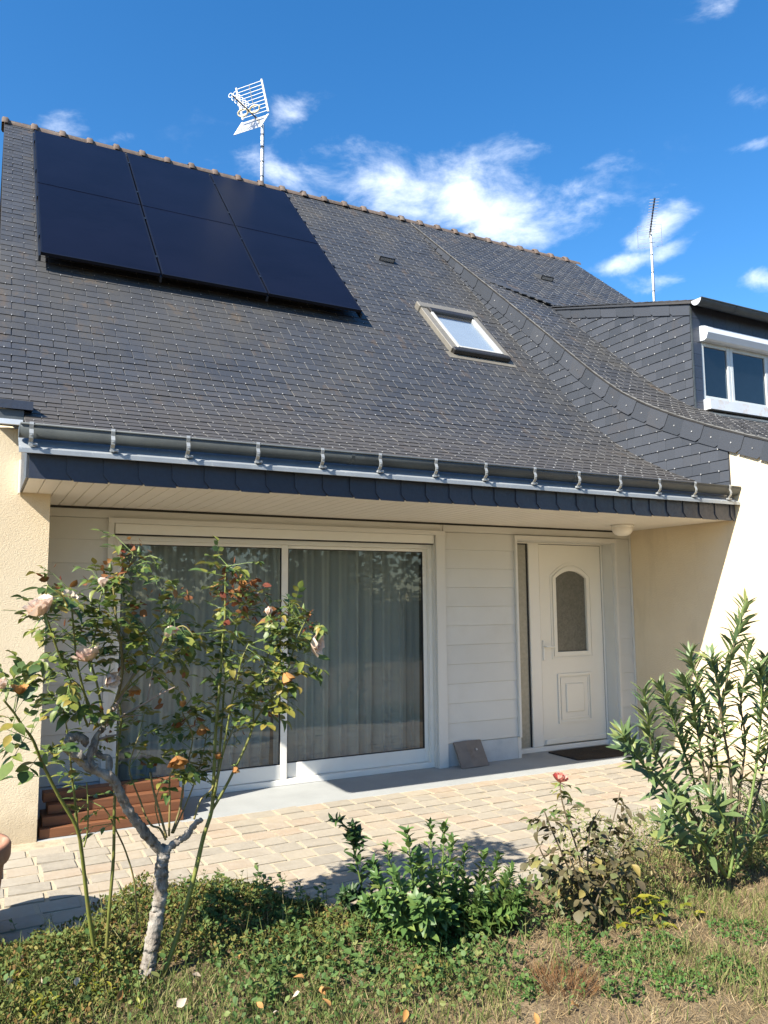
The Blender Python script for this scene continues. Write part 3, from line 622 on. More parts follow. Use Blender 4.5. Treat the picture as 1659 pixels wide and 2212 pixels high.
# left return of the eave above the pillar
MB().prism([(5.78, 2.985), (6.10, 3.03), (6.10, 2.975), (5.78, 2.925)], XL, .30).build('eave_return', 'slate_fascia', house, fix=True)
MB().box(XL+.004, .245, 5.80, 5.997, 2.845, 2.92).build('zinc_return', 'zinc', house)
MB().box(XL, .240, 5.775, 5.799, 2.815, 2.850).build('return_strip', 'zinc_cap', house)
# ---- zinc apron and gutter
MB().prism([(5.165, 2.535), (5.165, 2.548), (5.30, 2.635), (5.36, 2.655), (5.36, 2.64), (5.30, 2.61), (5.19, 2.541), (5.18, 2.520), (5.165, 2.520)], .20, XC-.008).build('apron', 'zinc_flashing', house, fix=True)
gy, gz, gr = 5.215, 2.690, .072
gp = [(gy+gr*math.cos(a), gz+gr*math.sin(a)) for a in [math.pi+math.pi*k/12 for k in range(13)]]
gi = [(gy+(gr-.004)*math.cos(a), gz+(gr-.004)*math.sin(a)) for a in [math.pi+math.pi*k/12 for k in range(13)]]
gut = MB().prism(gp+gi[::-1], .20, XC-.012)
gut.tube([(.20, gy-gr, gz+.004), (XC-.012, gy-gr, gz+.004)], .007, 8); gut.prism(gp, .196, .2005); gut.prism(gp, XC-.0125, XC-.010)
gut = gut.build('gutter', 'zinc', house, True, fix=True)
try: gut.data.polygons.foreach_set('use_smooth', [len(p.vertices) == 4 for p in gut.data.polygons])
except Exception: pass
bk = MB()
pth = [(gy-gr+.006, gz+.018), (gy-gr-.008, gz+.016), (gy-gr-.012, gz), (gy-gr-.004, gz-.028), (gy-gr-.016, gz-.055), (gy-gr-.012, gz-.085), (gy-gr+.010, gz-.105), (gy-gr+.012, gz-.128), (gy-gr+.035, gz-.117)]
hw = .012
vs = [(s*hw, p[0], p[1]) for p in pth for s in (-1, 1)] + [(s*hw, p[0]+.004, p[1]+.001) for p in pth for s in (-1, 1)]; n = len(pth)
fs = [(2*i, 2*i+2, 2*i+3, 2*i+1) for i in range(n-1)] + [(2*n+2*i, 2*n+2*i+1, 2*n+2*i+3, 2*n+2*i+2) for i in range(n-1)] + [(2*i, 2*n+2*i, 2*n+2*i+2, 2*i+2) for i in range(n-1)] + [(2*i+1, 2*i+3, 2*n+2*i+3, 2*n+2*i+1) for i in range(n-1)]
bk.add(vs, fs); bk.box(-.012, .040, gy-gr+.012, gy-gr+.040, gz-.1255, gz-.110, c=.003); bk.tube([(0, gy-gr-.022, gz-.066), (0, gy-gr-.008, gz-.066)], .006, 6)
bme = bk.mesh('bracket', 'galvanised')
for k in range(14): link('bracket', bme, gut, Matrix.Translation((.265+.479*k+rp(-.01, .01), 0, 0)))
for xj in (2.42, 4.55): MB().prism([(p[0]+(p[0]-gy)*.03, p[1]+(p[1]-gz)*.03) for p in gp], xj, xj+.03).build('gutter_joint', 'zinc', gut)
# ---- slate cheek between the two roofs
def clad(parent, mat, xpl, ylo, yhi, zlo_f, zhi_f, z0, z1, ex=.10, w=.22, sgn=-1, seed=2, clip=True):
    rr = random.Random(seed); k = 0; z = z0
    while z < z1:
        y = ylo - (w/2 if k % 2 else 0)
        while y < yhi:
            a, b_ = max(y, ylo), min(y+w, yhi)
            if b_-a > .02:
                # clip the slate's rectangle against the sloping limits above and below (corner-wise)
                quad = []
                zt = z+ex*1.35
                pts = [(a, z), (b_, z), (b_, zt), (a, zt)]
                def cut(poly, fn, keep_below):
                    out = []
                    for i in range(len(poly)):
                        p, q = poly[i], poly[(i+1) % len(poly)]
                        dp, dq = p[1]-fn(p[0]), q[1]-fn(q[0])
                        if keep_below: dp, dq = -dp, -dq
                        if dp >= 0: out.append(p)
                        if (dp >= 0) != (dq >= 0): tt = dp/(dp-dq); out.append((p[0]+(q[0]-p[0])*tt, p[1]+(q[1]-p[1])*tt))
                    return out
                pts = cut(pts, zhi_f, True)
                if len(pts) >= 3: pts = cut(pts, zlo_f, False)
                if len(pts) >= 3:
                    ar = abs(sum(pts[i][0]*pts[(i+1) % len(pts)][1]-pts[(i+1) % len(pts)][0]*pts[i][1] for i in range(len(pts))))/2
                    if ar > .0012:
                        t0 = .014+rr.uniform(0, .002)
                        def xo(p, th): return xpl + sgn*(t0-(p[1]-z)*.075 + th)
                        n = len(pts); g_ = .0008
                        cy, cz = sum(p[0] for p in pts)/n, sum(p[1] for p in pts)/n
                        pp = [(cy+(p[0]-cy)*(1-g_/max(.03, w/2)), p[1]) for p in pts]
                        vs = [(xo(p, .005), p[0], p[1]) for p in pp] + [(xo(p, 0), p[0], p[1]) for p in pp]
                        fs = [tuple(range(n)), tuple(range(2*n-1, n-1, -1))] + [(i, n+i, n+(i+1) % n, (i+1) % n) for i in range(n)]
                        MB().add(vs, fs).build('slate', mat, parent, fix=True)
                        ym = (a+b_)/2
                        if b_-a > .12 and any(abs(p[1]-z) < .001 for p in pts) and zlo_f(ym) < z < zhi_f(ym)-.02:
                            NAILS.setdefault(parent.name, (parent, MB()))[1].box(min(xpl+sgn*(t0+.004), xpl+sgn*(t0+.011)), max(xpl+sgn*(t0+.004), xpl+sgn*(t0+.011)), ym-.005, ym+.005, z-.004, z+.009)
            y += w
        z += ex; k += 1
NAILS = {}
top_ = lambda y: B.zof(y)-.02
cheek_poly = [(5.258, 2.705)] + [(y, max(A.zof(y)-.02, 2.70)) for y in np.linspace(5.35, 11.2, 30)] + [(y, B.zof(y)-.03) for y in np.linspace(11.2, 5.258, 40)]
cheek = MB().prism(cheek_poly, XC-.002, XC-.0005).build('slate_cheek', 'slate_clad', house, fix=True); cheek['label'] = 'slate-hung cheek between the porch roof and the wing roof'
clad(cheek, 'slate_clad', XC-.001, 5.262, 11.0, lambda y: max(A.zof(max(y, 5.34))+.004, 2.70), lambda y: B.zof(y)-.17, 2.66, 8.3, ex=.113, w=.225)
# verge slates along the top, with clipped corners
s = B.sof(4.36); k = 0; vb = cheek
while s < B.len-.5:
    ln = .255; y0, z0, a0 = B.at(s); wd = .185 if y0 < 9.3 else .185*max(.25, (11.4-y0)/2.1)
    M = Matrix.Translation((XC-.018-.004*(k % 2), y0, z0-.012)) @ Matrix.Rotation(a0, 4, 'X')
    poly = [(-.02, 0), (-.02, -wd+.05), (.03, -wd), (ln, -wd), (ln, 0)]
    pm = MB().prism(poly, -.012, -.006).mesh('slate', 'slate_clad', fix=True)
    link('slate', pm, vb, M @ Matrix.Rotation(-.012, 4, 'Z')); 
    if y0 < 9: NAILS.setdefault(vb.name, (vb, MB()))[1].box(-.018, -.011, .10, .113, -wd*.55, -wd*.55+.013, M=M)
    s += ln; k += 1
# verge lath under the last roof slates
vl = MB(); vv = []
for y in np.linspace(4.36, 11.5, 60):
    z = B.zof(y); vv += [(XC-.036, y, z+.006), (XC-.036, y, z-.012), (XC-.002, y, z+.006), (XC-.002, y, z-.012)]
vl.add(vv, [f for i in range(59) for o in (4*i,) for f in ((o, o+1, o+5, o+4), (o+2, o+6, o+7, o+3), (o, o+4, o+6, o+2), (o+1, o+3, o+7, o+5))]).build('verge_lath', 'velux_dark', house, fix=True)
# ---- dormer
dtop = lambda y: 5.155 + (y-6.40)*.317
yE = 8.86
dpoly = [(DY, B.zof(DY)-.05)] + [(DY, dtop(DY))] + [(yE, dtop(yE))] + [(y, B.zof(y)-.05) for y in np.linspace(yE, DY+.15, 14)]
dm = MB().prism(dpoly, DX+.001, DX+.03).prism(dpoly, DXR-.03, DXR).box(DX+.03, DXR-.03, DY+.02, DY+.05, 4.92, dtop(DY)).build('dormer', 'slate_clad', house, fix=True); dm['label'] = 'slate-clad flat-roofed dormer on the right wing'
clad(dm, 'slate_clad', DX, DY+.006, yE+.1, lambda y: B.zof(y)+.012, lambda y: dtop(y)-.12, 3.80, 6.0, ex=.113, w=.225, seed=8)
yy = DY+.004; k = 0
while yy < yE-.1:                                       # top band of the cheek
    y1 = min(yy+.30, yE-.02); za, zb = dtop(yy), dtop(y1)
    pm = MB().prism([(yy-.01, za-.0), (yy-.01, za-.135), (y1-.05, zb-.150), (y1, zb-.10), (y1, zb)], DX-.028-.004*(k % 2), DX-.020-.004*(k % 2)).build('slate', 'slate_clad', dm, fix=True); yy = y1; k += 1
# dormer front: slates either side of the window and above it
for k in range(9):
    z = 3.80+k*.150
    MB().box(DX+.004, DX+.145, DY-.008, DY-.001, z, min(z+.147, dtop(DY)), M=Matrix.Translation((0, 0, 0))).build('slate', 'slate_fascia', dm)
for k in range(10):
    MB().box(7.706+.24*k, 7.706+.24*k+.237, DY-.006, DY+.019, 4.905, dtop(DY)-.002).build('slate', 'slate_fascia', dm)
MB().box(DX-.024, DX+.003, DY-.014, DY-.0085, 3.80, dtop(DY)).build('corner_strip', 'zinc', dm)
dr = MB(); th = .035
dr.prism([(DY-.10, dtop(DY-.10)+.01), (8.98, dtop(8.98)+.0), (8.98, dtop(8.98)+.02), (DY-.10, dtop(DY-.10)+.045)], DX-.05, DXR+.05); dr.build('dormer_roof', 'slate', dm, fix=True)
def dslate():
    b = MB(); rr = random.Random(12); y = DY-.11; k = 0; an = math.atan(.317)
    while y < 8.85:
        x = DX-.055-(SW/2 if k % 2 else 0)
        while x < DXR:
            a, c_ = max(x, DX-.055), min(x+SW, DXR+.05)
            if c_-a > .03: b.add(slate_mb.v, slate_mb.f, Matrix.Translation(((a+c_)/2, y, dtop(y)+.052)) @ Matrix.Rotation(an-.04+rr.uniform(-.006, .006), 4, 'X') @ Matrix.Diagonal((c_-a-.004, 1, 1, 1)))
            x += SW
        y += SE*math.cos(an); k += 1
    return stuff(b.build('slate_field', 'slate', dm))
dslate()
gp2 = [(DY-.16+.07*math.cos(a), dtop(DY)-.0+.07*math.sin(a)) for a in [math.pi+math.pi*k/10 for k in range(11)]]; gi2 = [(DY-.16+.066*math.cos(a), dtop(DY)+.066*math.sin(a)) for a in [math.pi+math.pi*k/10 for k in range(11)]]
MB().prism(gp2+gi2[::-1], DX-.08, DXR+.08).tube([(DX-.08, DY-.23, dtop(DY)+.004), (DXR+.08, DY-.23, dtop(DY)+.004)], .010, 8).build('gutter', 'zinc', dm, fix=True)
MB().prism(gp2, DX-.086, DX-.081).build('gutter_end', 'zinc_cap', dm, fix=True)
for xj in (8.1, 8.75, 9.4): MB().prism([(p[0]+(p[0]-DY+.16)*.05, p[1]+(p[1]-dtop(DY))*.05) for p in gp2], xj, xj+.015).build('gutter_joint', 'zinc', dm)
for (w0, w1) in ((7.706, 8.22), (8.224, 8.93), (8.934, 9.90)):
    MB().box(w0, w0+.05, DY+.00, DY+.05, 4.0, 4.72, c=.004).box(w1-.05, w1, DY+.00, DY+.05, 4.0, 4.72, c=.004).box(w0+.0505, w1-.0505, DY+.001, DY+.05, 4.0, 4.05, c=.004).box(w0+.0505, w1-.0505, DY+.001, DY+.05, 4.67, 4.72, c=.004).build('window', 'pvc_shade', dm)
    MB().add([(w0+.05, DY+.02, 4.05), (w1-.05, DY+.02, 4.05), (w1-.05, DY+.02, 4.67), (w0+.05, DY+.02, 4.67)], [(0, 1, 2, 3)]).build('pane', 'pane_dark', dm)
MB().box(7.72, DXR-.1, DY+.4, DY+.42, 3.9, 4.9).build('dark_room', 'room', dm)
MB().prism([(DY-.10, 4.73), (DY-.13, 4.80), (DY-.12, 4.87), (DY-.06, 4.903), (DY+.018, 4.903), (DY+.018, 4.722), (DY-.07, 4.715)], 7.690, DXR-.10).build('shutter_case', 'shutter_case', dm, fix=True)
MB().prism([(DY-.11, 3.86), (DY-.10, 3.985), (DY+.04, 3.995), (DY+.04, 3.86)], 7.695, DXR-.10).build('sill', 'window_sill', dm, fix=True)
MB().prism([(DY-.24, B.zof(DY-.24)+.03), (DY-.02, 3.855), (DY+.04, 3.855), (DY+.04, 3.80), (DY-.24, B.zof(DY-.24)+.020)], 7.70, DXR-.1).build('lead_flashing', 'zinc', dm, fix=True)
for _, (pa, b_) in NAILS.items(): stuff(b_.build('slate_nails', 'hook_steel', pa))
# wing gutter at its eave, off to the right
MB().box(XC-.02, XR, 4.26, 4.38, 2.84, 2.92, c=.01).build('wing_gutter', 'zinc', house)
# ---- roof window
Ms = frame(A, 0, A.sof(8.16), .0)
sx0, sx1, sl_ = 5.215, 6.135, 1.13
wv = MB()
wv.box(sx0, sx0+.105, 0, sl_, .0, .085, M=Ms, c=.006).box(sx1-.105, sx1, 0, sl_, .0, .085, M=Ms, c=.006).box(sx0-.02, sx1+.02, sl_-.02, sl_+.12, .0, .105, M=Ms, c=.01)
sky_w = wv.build('roof_window', 'velux_frame', house); sky_w['label'] = 'tilted roof window with grey metal frame and pale glass'
MB().box(sx0-.06, sx1+.06, -.14, .015, .012, .022, M=Ms).build('flashing', 'velux_frame', sky_w)
MB().box(sx0+.02, sx1-.02, -.045, .035, .024, .095, M=Ms, c=.012).build('bottom_rail', 'velux_dark', sky_w)
MB().box(sx0+.106, sx0+.145, .036, sl_-.14, .02, .10, M=Ms, c=.004).box(sx1-.145, sx1-.106, .036, sl_-.14, .02, .10, M=Ms, c=.004).box(sx0+.1455, sx1-.1455, .036, .07, .02, .10, M=Ms, c=.004).build('sash', 'velux_wood', sky_w)
MB().box(sx0+.106, sx1-.106, sl_-.139, sl_-.021, .02, .115, M=Ms, c=.015).build('hood', 'velux_dark', sky_w)
MB().box(sx0+.1455, sx1-.1455, .0705, sl_-.14, .03, .036, M=Ms).build('blind', 'blind', sky_w)
MB().add([(sx0+.1455, .07, .075), (sx1-.1455, .07, .075), (sx1-.1455, sl_-.14, .075), (sx0+.1455, sl_-.14, .075)], [(0, 1, 2, 3)], M=Ms).build('pane', 'pane_skylight', sky_w)
# ---- two slate vents
for pr, x, y in ((A, 5.32, 10.08), (B, 8.46, 10.15)):
    Mv = frame(pr, x, pr.sof(y), .015)
    v = MB().prism([(-.02, 0), (.20, .0), (.24, .012), (-.02, .075)], -.13, .13, M=Mv).build('roof_vent', 'slate', house, fix=True)
    MB().box(-.11, .11, -.025, -.021, .012, .055, M=Mv).build('grille', 'metal_grey', v)
# ------------------------------------------------------------------ solar panels
lab = {(0, 1): 'upper left black solar panel at the roof edge', (1, 1): 'upper middle black solar panel under the ridge', (2, 1): 'upper right black solar panel under the ridge',
       (0, 0): 'lower left black solar panel at the roof edge', (1, 0): 'lower middle black solar panel', (2, 0): 'lower right black solar panel nearest the roof window'}
ptop = A.len-.68; pl = 2.0; pw = 1.192
for (i, j), lb in lab.items():
    x0 = .437+i*(pw+.020); s0 = ptop-pl*(2-j)-.0002*(1-j)
    M = frame(A, x0, s0, .150)
    t = thing('solar_panel', lb, 'solar panel', tuple(M.translation), 'solar panels on the slate roof')
    e = .018
    e0, e1 = (e, .0) if j == 0 else (.0, e)
    MB().box(0, e, 0, pl, 0, .036, M=M).box(pw-e, pw, 0, pl, 0, .036, M=M).box(e, pw-e, 0 if j == 0 else pl-e, e if j == 0 else pl, 0, .0345, M=M).box(e, pw-e, e, pl-e, .004, .008, M=M).build('frame', 'solar_frame', t)
    MB().box(e, pw-e, e0, pl-e1, .030, .034, M=M).build('glass', 'solar_glass', t)
    if j == 0 or i < 9:
        c_ = MB()
        for u in (.22, .78): c_.box(-.012 if i == 0 else -.019, -.001, pl*u-.025, pl*u+.025, .0, .040, M=M)
        if i == 2:
            for u in (.15, .4, .65, .88): c_.box(pw+.001, pw+.03, pl*u-.02, pl*u+.02, -.03, .040, M=M)
        c_.build('clamp', 'solar_rail', t)
for i in range(4):                                     # rails up the slope
    xr_ = (.437-.006, .437+pw+.010, .437+2*pw+.030, .437+3*pw+.046)[i]
    M = frame(A, xr_, ptop-2*pl-.012, .088)
    tag(MB().box(-.012, .012, 0, 2*pl+.03, 0, .062, M=M).box(-.012, .012, 1.0, 1.1, -.085, 0, M=M).box(-.012, .012, 2.9, 3.0, -.085, 0, M=M).build('mounting_rail', 'solar_rail'),
        ('mounting rail at the left edge of the solar panels', 'mounting rail between left and middle solar panels', 'mounting rail between middle and right solar panels', 'mounting rail at the right edge of the solar panels')[i], 'rail', 'solar panel mounting rails')
# ------------------------------------------------------------------ aerials
def mast(name, label, p, zb, zt, r, rings):
    t = thing(name, label, 'antenna', (p[0], p[1], zb))
    MB().tube([(p[0], p[1], zb), (p[0], p[1], zt)], r, 10).build('mast', 'antenna_white', t, True)
    MB().tube([(p[0]+r+.004, p[1]-.004, zb), (p[0]+r+.008, p[1]-.006, (zb+zt)/2), (p[0]+r+.003, p[1]-.004, zt-.02), (p[0]-.03, p[1]-.05, zt+.01)], .0045, 5).build('cable', 'antenna_dark', t)
    for z in rings: MB().tube([(p[0], p[1], z), (p[0], p[1], z+.018)], r*1.15, 10).build('ring', 'antenna_dark', t)
    return t
J = at(553, 254, 11.62); mx = at(568, 300, 11.76)
t = mast('television_antenna', 'white grid reflector aerial on a mast behind the ridge', (mx.x, 11.80), 8.05, J.z+.05, .024, (8.62, 8.88, 9.14, 9.36))
tip = atz(502, 206, J.z); bd_ = (tip-J); bl = bd_.length; fwd_ = bd_.normalized(); side = Vector((0, 0, 1)).cross(fwd_).normalized(); upv = fwd_.cross(side)
bl = min(bl, 1.1); sc = 1.0
MB().tube([J+fwd_*-.12, J+fwd_*bl], .013, 6).build('boom', 'antenna_dark', t)
MB().tube([Vector((mx.x, 11.80, J.z)), J], .018, 6).build('clamp', 'antenna_dark', t)
for sgn, nb, ln, ang in ((1, 9, .44, 66), (-1, 9, .36, 58)):
    d = fwd_*math.cos(R(ang)) + upv*sgn*math.sin(R(ang)); g0 = J + d*.05; rf = MB()
    hw_ = .235
    for k in range(nb): q = g0 + d*(ln*k/(nb-1)); rf.tube([q-side*hw_, q+side*hw_], .0048, 5)
    rf.build('reflector_rods', 'antenna_white', t)
    for s_ in (-1, 1):
        MB().add([g0+side*s_*hw_*1.0+d*-.02-fwd_*.008, g0+side*s_*(hw_+.035)+d*-.02-fwd_*.008, g0+side*s_*(hw_+.03)+d*(ln+.02)-fwd_*.008, g0+side*s_*hw_+d*(ln+.02)-fwd_*.008,
                  g0+side*s_*hw_*1.0+d*-.02+fwd_*.012, g0+side*s_*(hw_+.035)+d*-.02+fwd_*.012, g0+side*s_*(hw_+.03)+d*(ln+.02)+fwd_*.012, g0+side*s_*hw_+d*(ln+.02)+fwd_*.012],
                 [(0, 1, 2, 3), (7, 6, 5, 4), (0, 4, 5, 1), (1, 5, 6, 2), (2, 6, 7, 3), (3, 7, 4, 0)]).build('reflector_edge', 'antenna_white', t, fix=True)
    MB().tube([g0, g0+d*ln], .008, 5).build('rib', 'metal_grey', t)
def ringm(c, u, v, a, b_, r): return [c+u*a*math.cos(2*math.pi*k/16)+v*b_*math.sin(2*math.pi*k/16) for k in range(17)]
for s_ in (-1, 1): MB().tube(ringm(J+fwd_*.20+side*s_*.115, side, (fwd_*.5+upv*.9).normalized(), .095, .05, 0), .014, 6).build('dipole', 'antenna_cream', t)
for k in range(5):
    q = J+fwd_*(bl*(.48+.125*k))
    for s_ in (-1, 1): MB().tube(ringm(q+side*s_*.045+upv*.02, side, upv, .034, .034, 0), .006, 5).build('director', 'antenna_white', t)
ap = at(1412, 640, 9.4)
t = mast('television_antenna', 'slim white yagi aerial rising behind the dormer roof', (ap.x, ap.y), 5.9, at(1408, 500, 9.4).z, .016, [at(1412, q, 9.4).z for q in (630, 590, 553, 527)])
J = at(1404, 505, 9.4); tip = atz(1416, 438, J.z); fwd_ = (tip-J).normalized(); bl = min((tip-J).length, 1.0); side = Vector((0, 0, 1)).cross(fwd_).normalized(); upv = Vector((0, 0, 1))
fwd_ = (fwd_ + upv*.12).normalized()
MB().tube([J-fwd_*.12, J+fwd_*bl], .010, 5).build('boom', 'antenna_dark', t)
for k in range(13): q = J+fwd_*(bl*(.05+.95*k/12)); MB().tube([q-side*.075, q+side*.075], .005, 4).build('element', 'antenna_metal', t); MB().box(-.012, .012, -.012, .012, -.005, .02, M=Matrix.Translation(q)).build('element_clip', 'antenna_dark', t)
rf = MB()
for k in range(6):
    z = -.20+.08*k; rf.tube([J-fwd_*.08-side*.20+upv*z, J-fwd_*.08+side*.20+upv*z], .003, 4)
for k in range(2): rf.tube([J-fwd_*.08-side*(.2-.4*k)-upv*.2, J-fwd_*.08-side*(.2-.4*k)+upv*.2], .003, 4)
rf.build('reflector_grid', 'antenna_metal', t)
MB().tube([J+Vector((.03, 0, 0)), Vector((ap.x, ap.y, J.z-.02))], .012, 5).build('clamp', 'antenna_dark', t)
# ------------------------------------------------------------------ porch lamp, mat, slab, planks, pot
lp = atz(1344, 1134, 2.38)
t = thing('porch_lamp', 'round white dome lamp fixed under the porch eave', 'lamp', (lp.x, lp.y, 2.38))
Ml = Matrix.Translation((lp.x, lp.y, 2.379))
MB().lathe([(0, 0), (.118, 0), (.118, -.022), (.105, -.025)], 28, M=Ml).build('base', 'pvc', t, True, fix=True)
MB().lathe([(.108, -.024), (.108, -.045), (.098, -.075), (.078, -.098), (.045, -.112), (.0, -.116)], 28, M=Ml).build('globe', 'lamp_white', t, True, fix=True)
mm = MB(); nn = 40; pts = []
for k in range(nn+1):
    u = 1-2*k/nn; pts.append((u*.40, -.225-.05*(1-u*u)))
mm.prism([(-.40, .225), (.40, .225)] + pts, 0.001, .016, axis='z'); o = mm.build('doormat', 'doormat', fix=True); o.location = (5.84, 6.50, 0); tag(o, 'dark brown bristle doormat on the slab at the front door', 'doormat')
blk = thing('cement_sheet', 'small grey-brown folded sheet leaning on the wall beside the sliding door', 'sheet', (4.40, 6.55, 0))
Mb = Matrix.Translation((4.22, 6.505, .002)) @ Matrix.Rotation(R(3), 4, 'Z') @ Matrix.Rotation(R(-31), 4, 'X')
MB().prism([(0, 0), (.125, -.016), (.325, 0), (.325, .02), (.125, .004), (0, .02)], 0, .265, M=Mb, axis='z').build('plate', 'fibre_cement', blk, fix=True)
MB().tube([Mb @ Vector((.225, -.013, .165)), Mb @ Vector((.225, -.022, .165))], .012, 8).build('bolt', 'metal_grey', blk)
plk = ['lowest brown wooden plank of the stack beside the cream pillar', 'second brown plank from the bottom of the stack by the pillar', 'third brown plank from the bottom of the stack by the pillar', 'topmost brown plank of the stack by the pillar']
for k in range(4):
    X0_, X1_, Y0_ = ((.468, 1.452, 6.03), (.486, 1.447, 6.085), (.525, 1.476, 6.135), (.500, 1.462, 6.215))[k]
    M = Matrix.Translation((X0_, Y0_, .0015+.066*k)) @ Matrix.Rotation(R((.4, -.3, .2, .9)[k]), 4, 'Z')
    b = MB().box(0, X1_-X0_, 0, .30-.06*k, 0, .0645, M=M, c=.003)
    o = b.build('wooden_plank', 'wood_brown'); tag(o, plk[k], 'plank', 'stack of brown planks')
pot = thing('terracotta_pot', 'terracotta flower pot standing on the cobbles at the left', 'pot', (-.055, 4.42, 0))
Mp = Matrix.Translation((-.052, 4.42, 0))
MB().lathe([(0, .002), (.20, .002), (.208, .02), (.242, .34), (.246, .36), (.262, .365), (.270, .385), (.270, .435), (.262, .45), (.238, .45), (.230, .43), (.226, .38)], 40, M=Mp).build('body', 'terracotta', pot, True, fix=True)
MB().lathe([(.0, .385), (.227, .38)], 30, M=Mp).build('soil', 'pot_soil', pot)

# ------------------------------------------------------------------ plants
def leafshape(L, W, wide=.42, fold=.18, droop=.18, seg=4, tipk=1.0):
    vs, fs = [], []
    for i in range(seg+1):
        u = i/seg; w = W/2*max(.03, (math.sin(math.pi*min(1, u**(math.log(.5)/math.log(wide))))**.85)) if 0 < i < seg else W*.03
        y = L*u; z = -droop*L*u*u; zf = fold*w*2*.5
        vs += [(-w, y, z+zf), (0, y, z), (w, y, z+zf)]
    for i in range(seg):
        o = 3*i; fs += [(o, o+1, o+4, o+3), (o+1, o+2, o+5, o+4)]
    return MB().add(vs, fs)
LEAFS = {'rose': [leafshape(1, .66, .45, .25, .2), leafshape(1, .58, .48, .5, .35), leafshape(1, .72, .45, .1, .1)],
         'oleander': [leafshape(1, .20, .45, .4, .08, 5), leafshape(1, .23, .5, .25, .2, 5), leafshape(1, .19, .45, .5, .0, 5)],
         'bush': [leafshape(1, .46, .42, .3, .2), leafshape(1, .52, .40, .2, .35), leafshape(1, .42, .45, .45, .1)],
         'round': [leafshape(1, .75, .5, .15, .15), leafshape(1, .68, .5, .5, .4)],
         'petal': [leafshape(1, .95, .6, .45, -.35), leafshape(1, .85, .62, .6, -.2)]}
def lmat(p, d, nrm, size):
    d = Vector(d).normalized(); n = Vector(nrm); n = n - d*n.dot(d)
    n = n.normalized() if n.length > 1e-4 else d.orthogonal().normalized(); x = d.cross(n)
    x = x*rp(.8, 1.18); n = n*rp(.3, 1.9)
    return Matrix(((x.x*size, d.x*size, n.x*size, p[0]), (x.y*size, d.y*size, n.y*size, p[1]), (x.z*size, d.z*size, n.z*size, p[2]), (0, 0, 0, 1)))
_ms = {}
def emit(leaves, parent, part='leaf', rest='foliage', nmax=300):
    """leaves: (matrix, shape, material, size) - the largest become leaf parts, the others one mass"""
    leaves = sorted(leaves, key=lambda q: -q[3]/max(.5, proj(q[0].translation)[2]))
    R_ = {}
    for i, (M, sh, mt, sz) in enumerate(leaves):
        k = random.randrange(len(LEAFS[sh]))
        if i < nmax:
            key = (sh, k, mt)
            if key not in _ms: _ms[key] = LEAFS[sh][k].mesh(part, mt, True)
            link(part, _ms[key], parent, M)
        else: R_.setdefault(mt, MB()).add(LEAFS[sh][k].v, LEAFS[sh][k].f, M)
    for mt, b in R_.items(): stuff(b.build(rest, mt, parent, True))
def rvec(): return Vector((rp(-1, 1), rp(-1, 1), rp(-1, 1)))
def spline(pts, n=4):
    P = [Vector(p) for p in pts]; out = []
    for i in range(len(P)-1):
        p0, p1, p2, p3 = P[max(i-1, 0)], P[i], P[i+1], P[min(i+2, len(P)-1)]
        for k in range(n):
            t = k/n; out.append(.5*((2*p1)+(p2-p0)*t+(2*p0-5*p1+4*p2-p3)*t*t+(3*p1-p0-3*p2+p3)*t**3))
    out.append(P[-1]); return out
def rose_spray(leaves, p, d, mt='leaf_rose', size=.036, n=5, shape='rose', droop=.5):
    """a compound leaf: petiole with paired leaflets"""
    d = Vector(d).normalized(); d = (d - Vector((0, 0, droop*rp(.2, 1)))).normalized(); up_ = Vector((0, 0, 1)) + rvec()*.35
    s = d.cross(up_).normalized(); nrm = s.cross(d); L = size*2.0; q = Vector(p)
    for k in range(n//2):
        b = q + d*L*(.42+.36*k)
        for sg in (-1, 1):
            if random.random() < .12: continue
            z = size*rp(.7, 1.05); leaves.append((lmat(b, d*.55+s*sg*.8+rvec()*.25, nrm+rvec()*.35, z), shape, mt, z))
    z = size*rp(.95, 1.25); leaves.append((lmat(q+d*L*.95, d+rvec()*.2, nrm+rvec()*.3, z), shape, mt, z))
    return [q, q+d*L*.95]
def rose_flower(name, p, axis, r, mt, parent, label=None, npet=26, openk=1.0):
    axis = Vector(axis).normalized(); u = axis.orthogonal().normalized(); v = axis.cross(u); b = MB()
    for k in range(npet):
        f = k/(npet-1); a = k*2.399+rp(-.25, .25); rad = (u*math.cos(a)+v*math.sin(a)); tilt = (.08+1.18*f*openk)+rp(-.12, .12)
        d = axis*math.cos(tilt)+rad*math.sin(tilt); sz = r*(.55+.55*f)*rp(.88, 1.1)
        M = lmat(Vector(p)-axis*r*.35+rad*r*.10*f, d, axis*math.sin(tilt)-rad*math.cos(tilt)+rvec()*.15, sz)
        sh = LEAFS['petal'][k % 2]; b.add(sh.v, sh.f, M)
    o = b.build(name, mt, parent, True)
    if label: o['label'] = label
    sp = MB()
    for k in range(5):
        a = k*1.2566; rad = u*math.cos(a)+v*math.sin(a); sp.add(LEAFS['oleander'][0].v, LEAFS['oleander'][0].f, lmat(Vector(p)-axis*r*.42, rad*.9-axis*.35, axis, r*.9))
    sp.tube([Vector(p)-axis*r*.62, Vector(p)-axis*r*.35], [.004, .008], 6)
    sp.build('sepals', 'stem_green', parent, True)
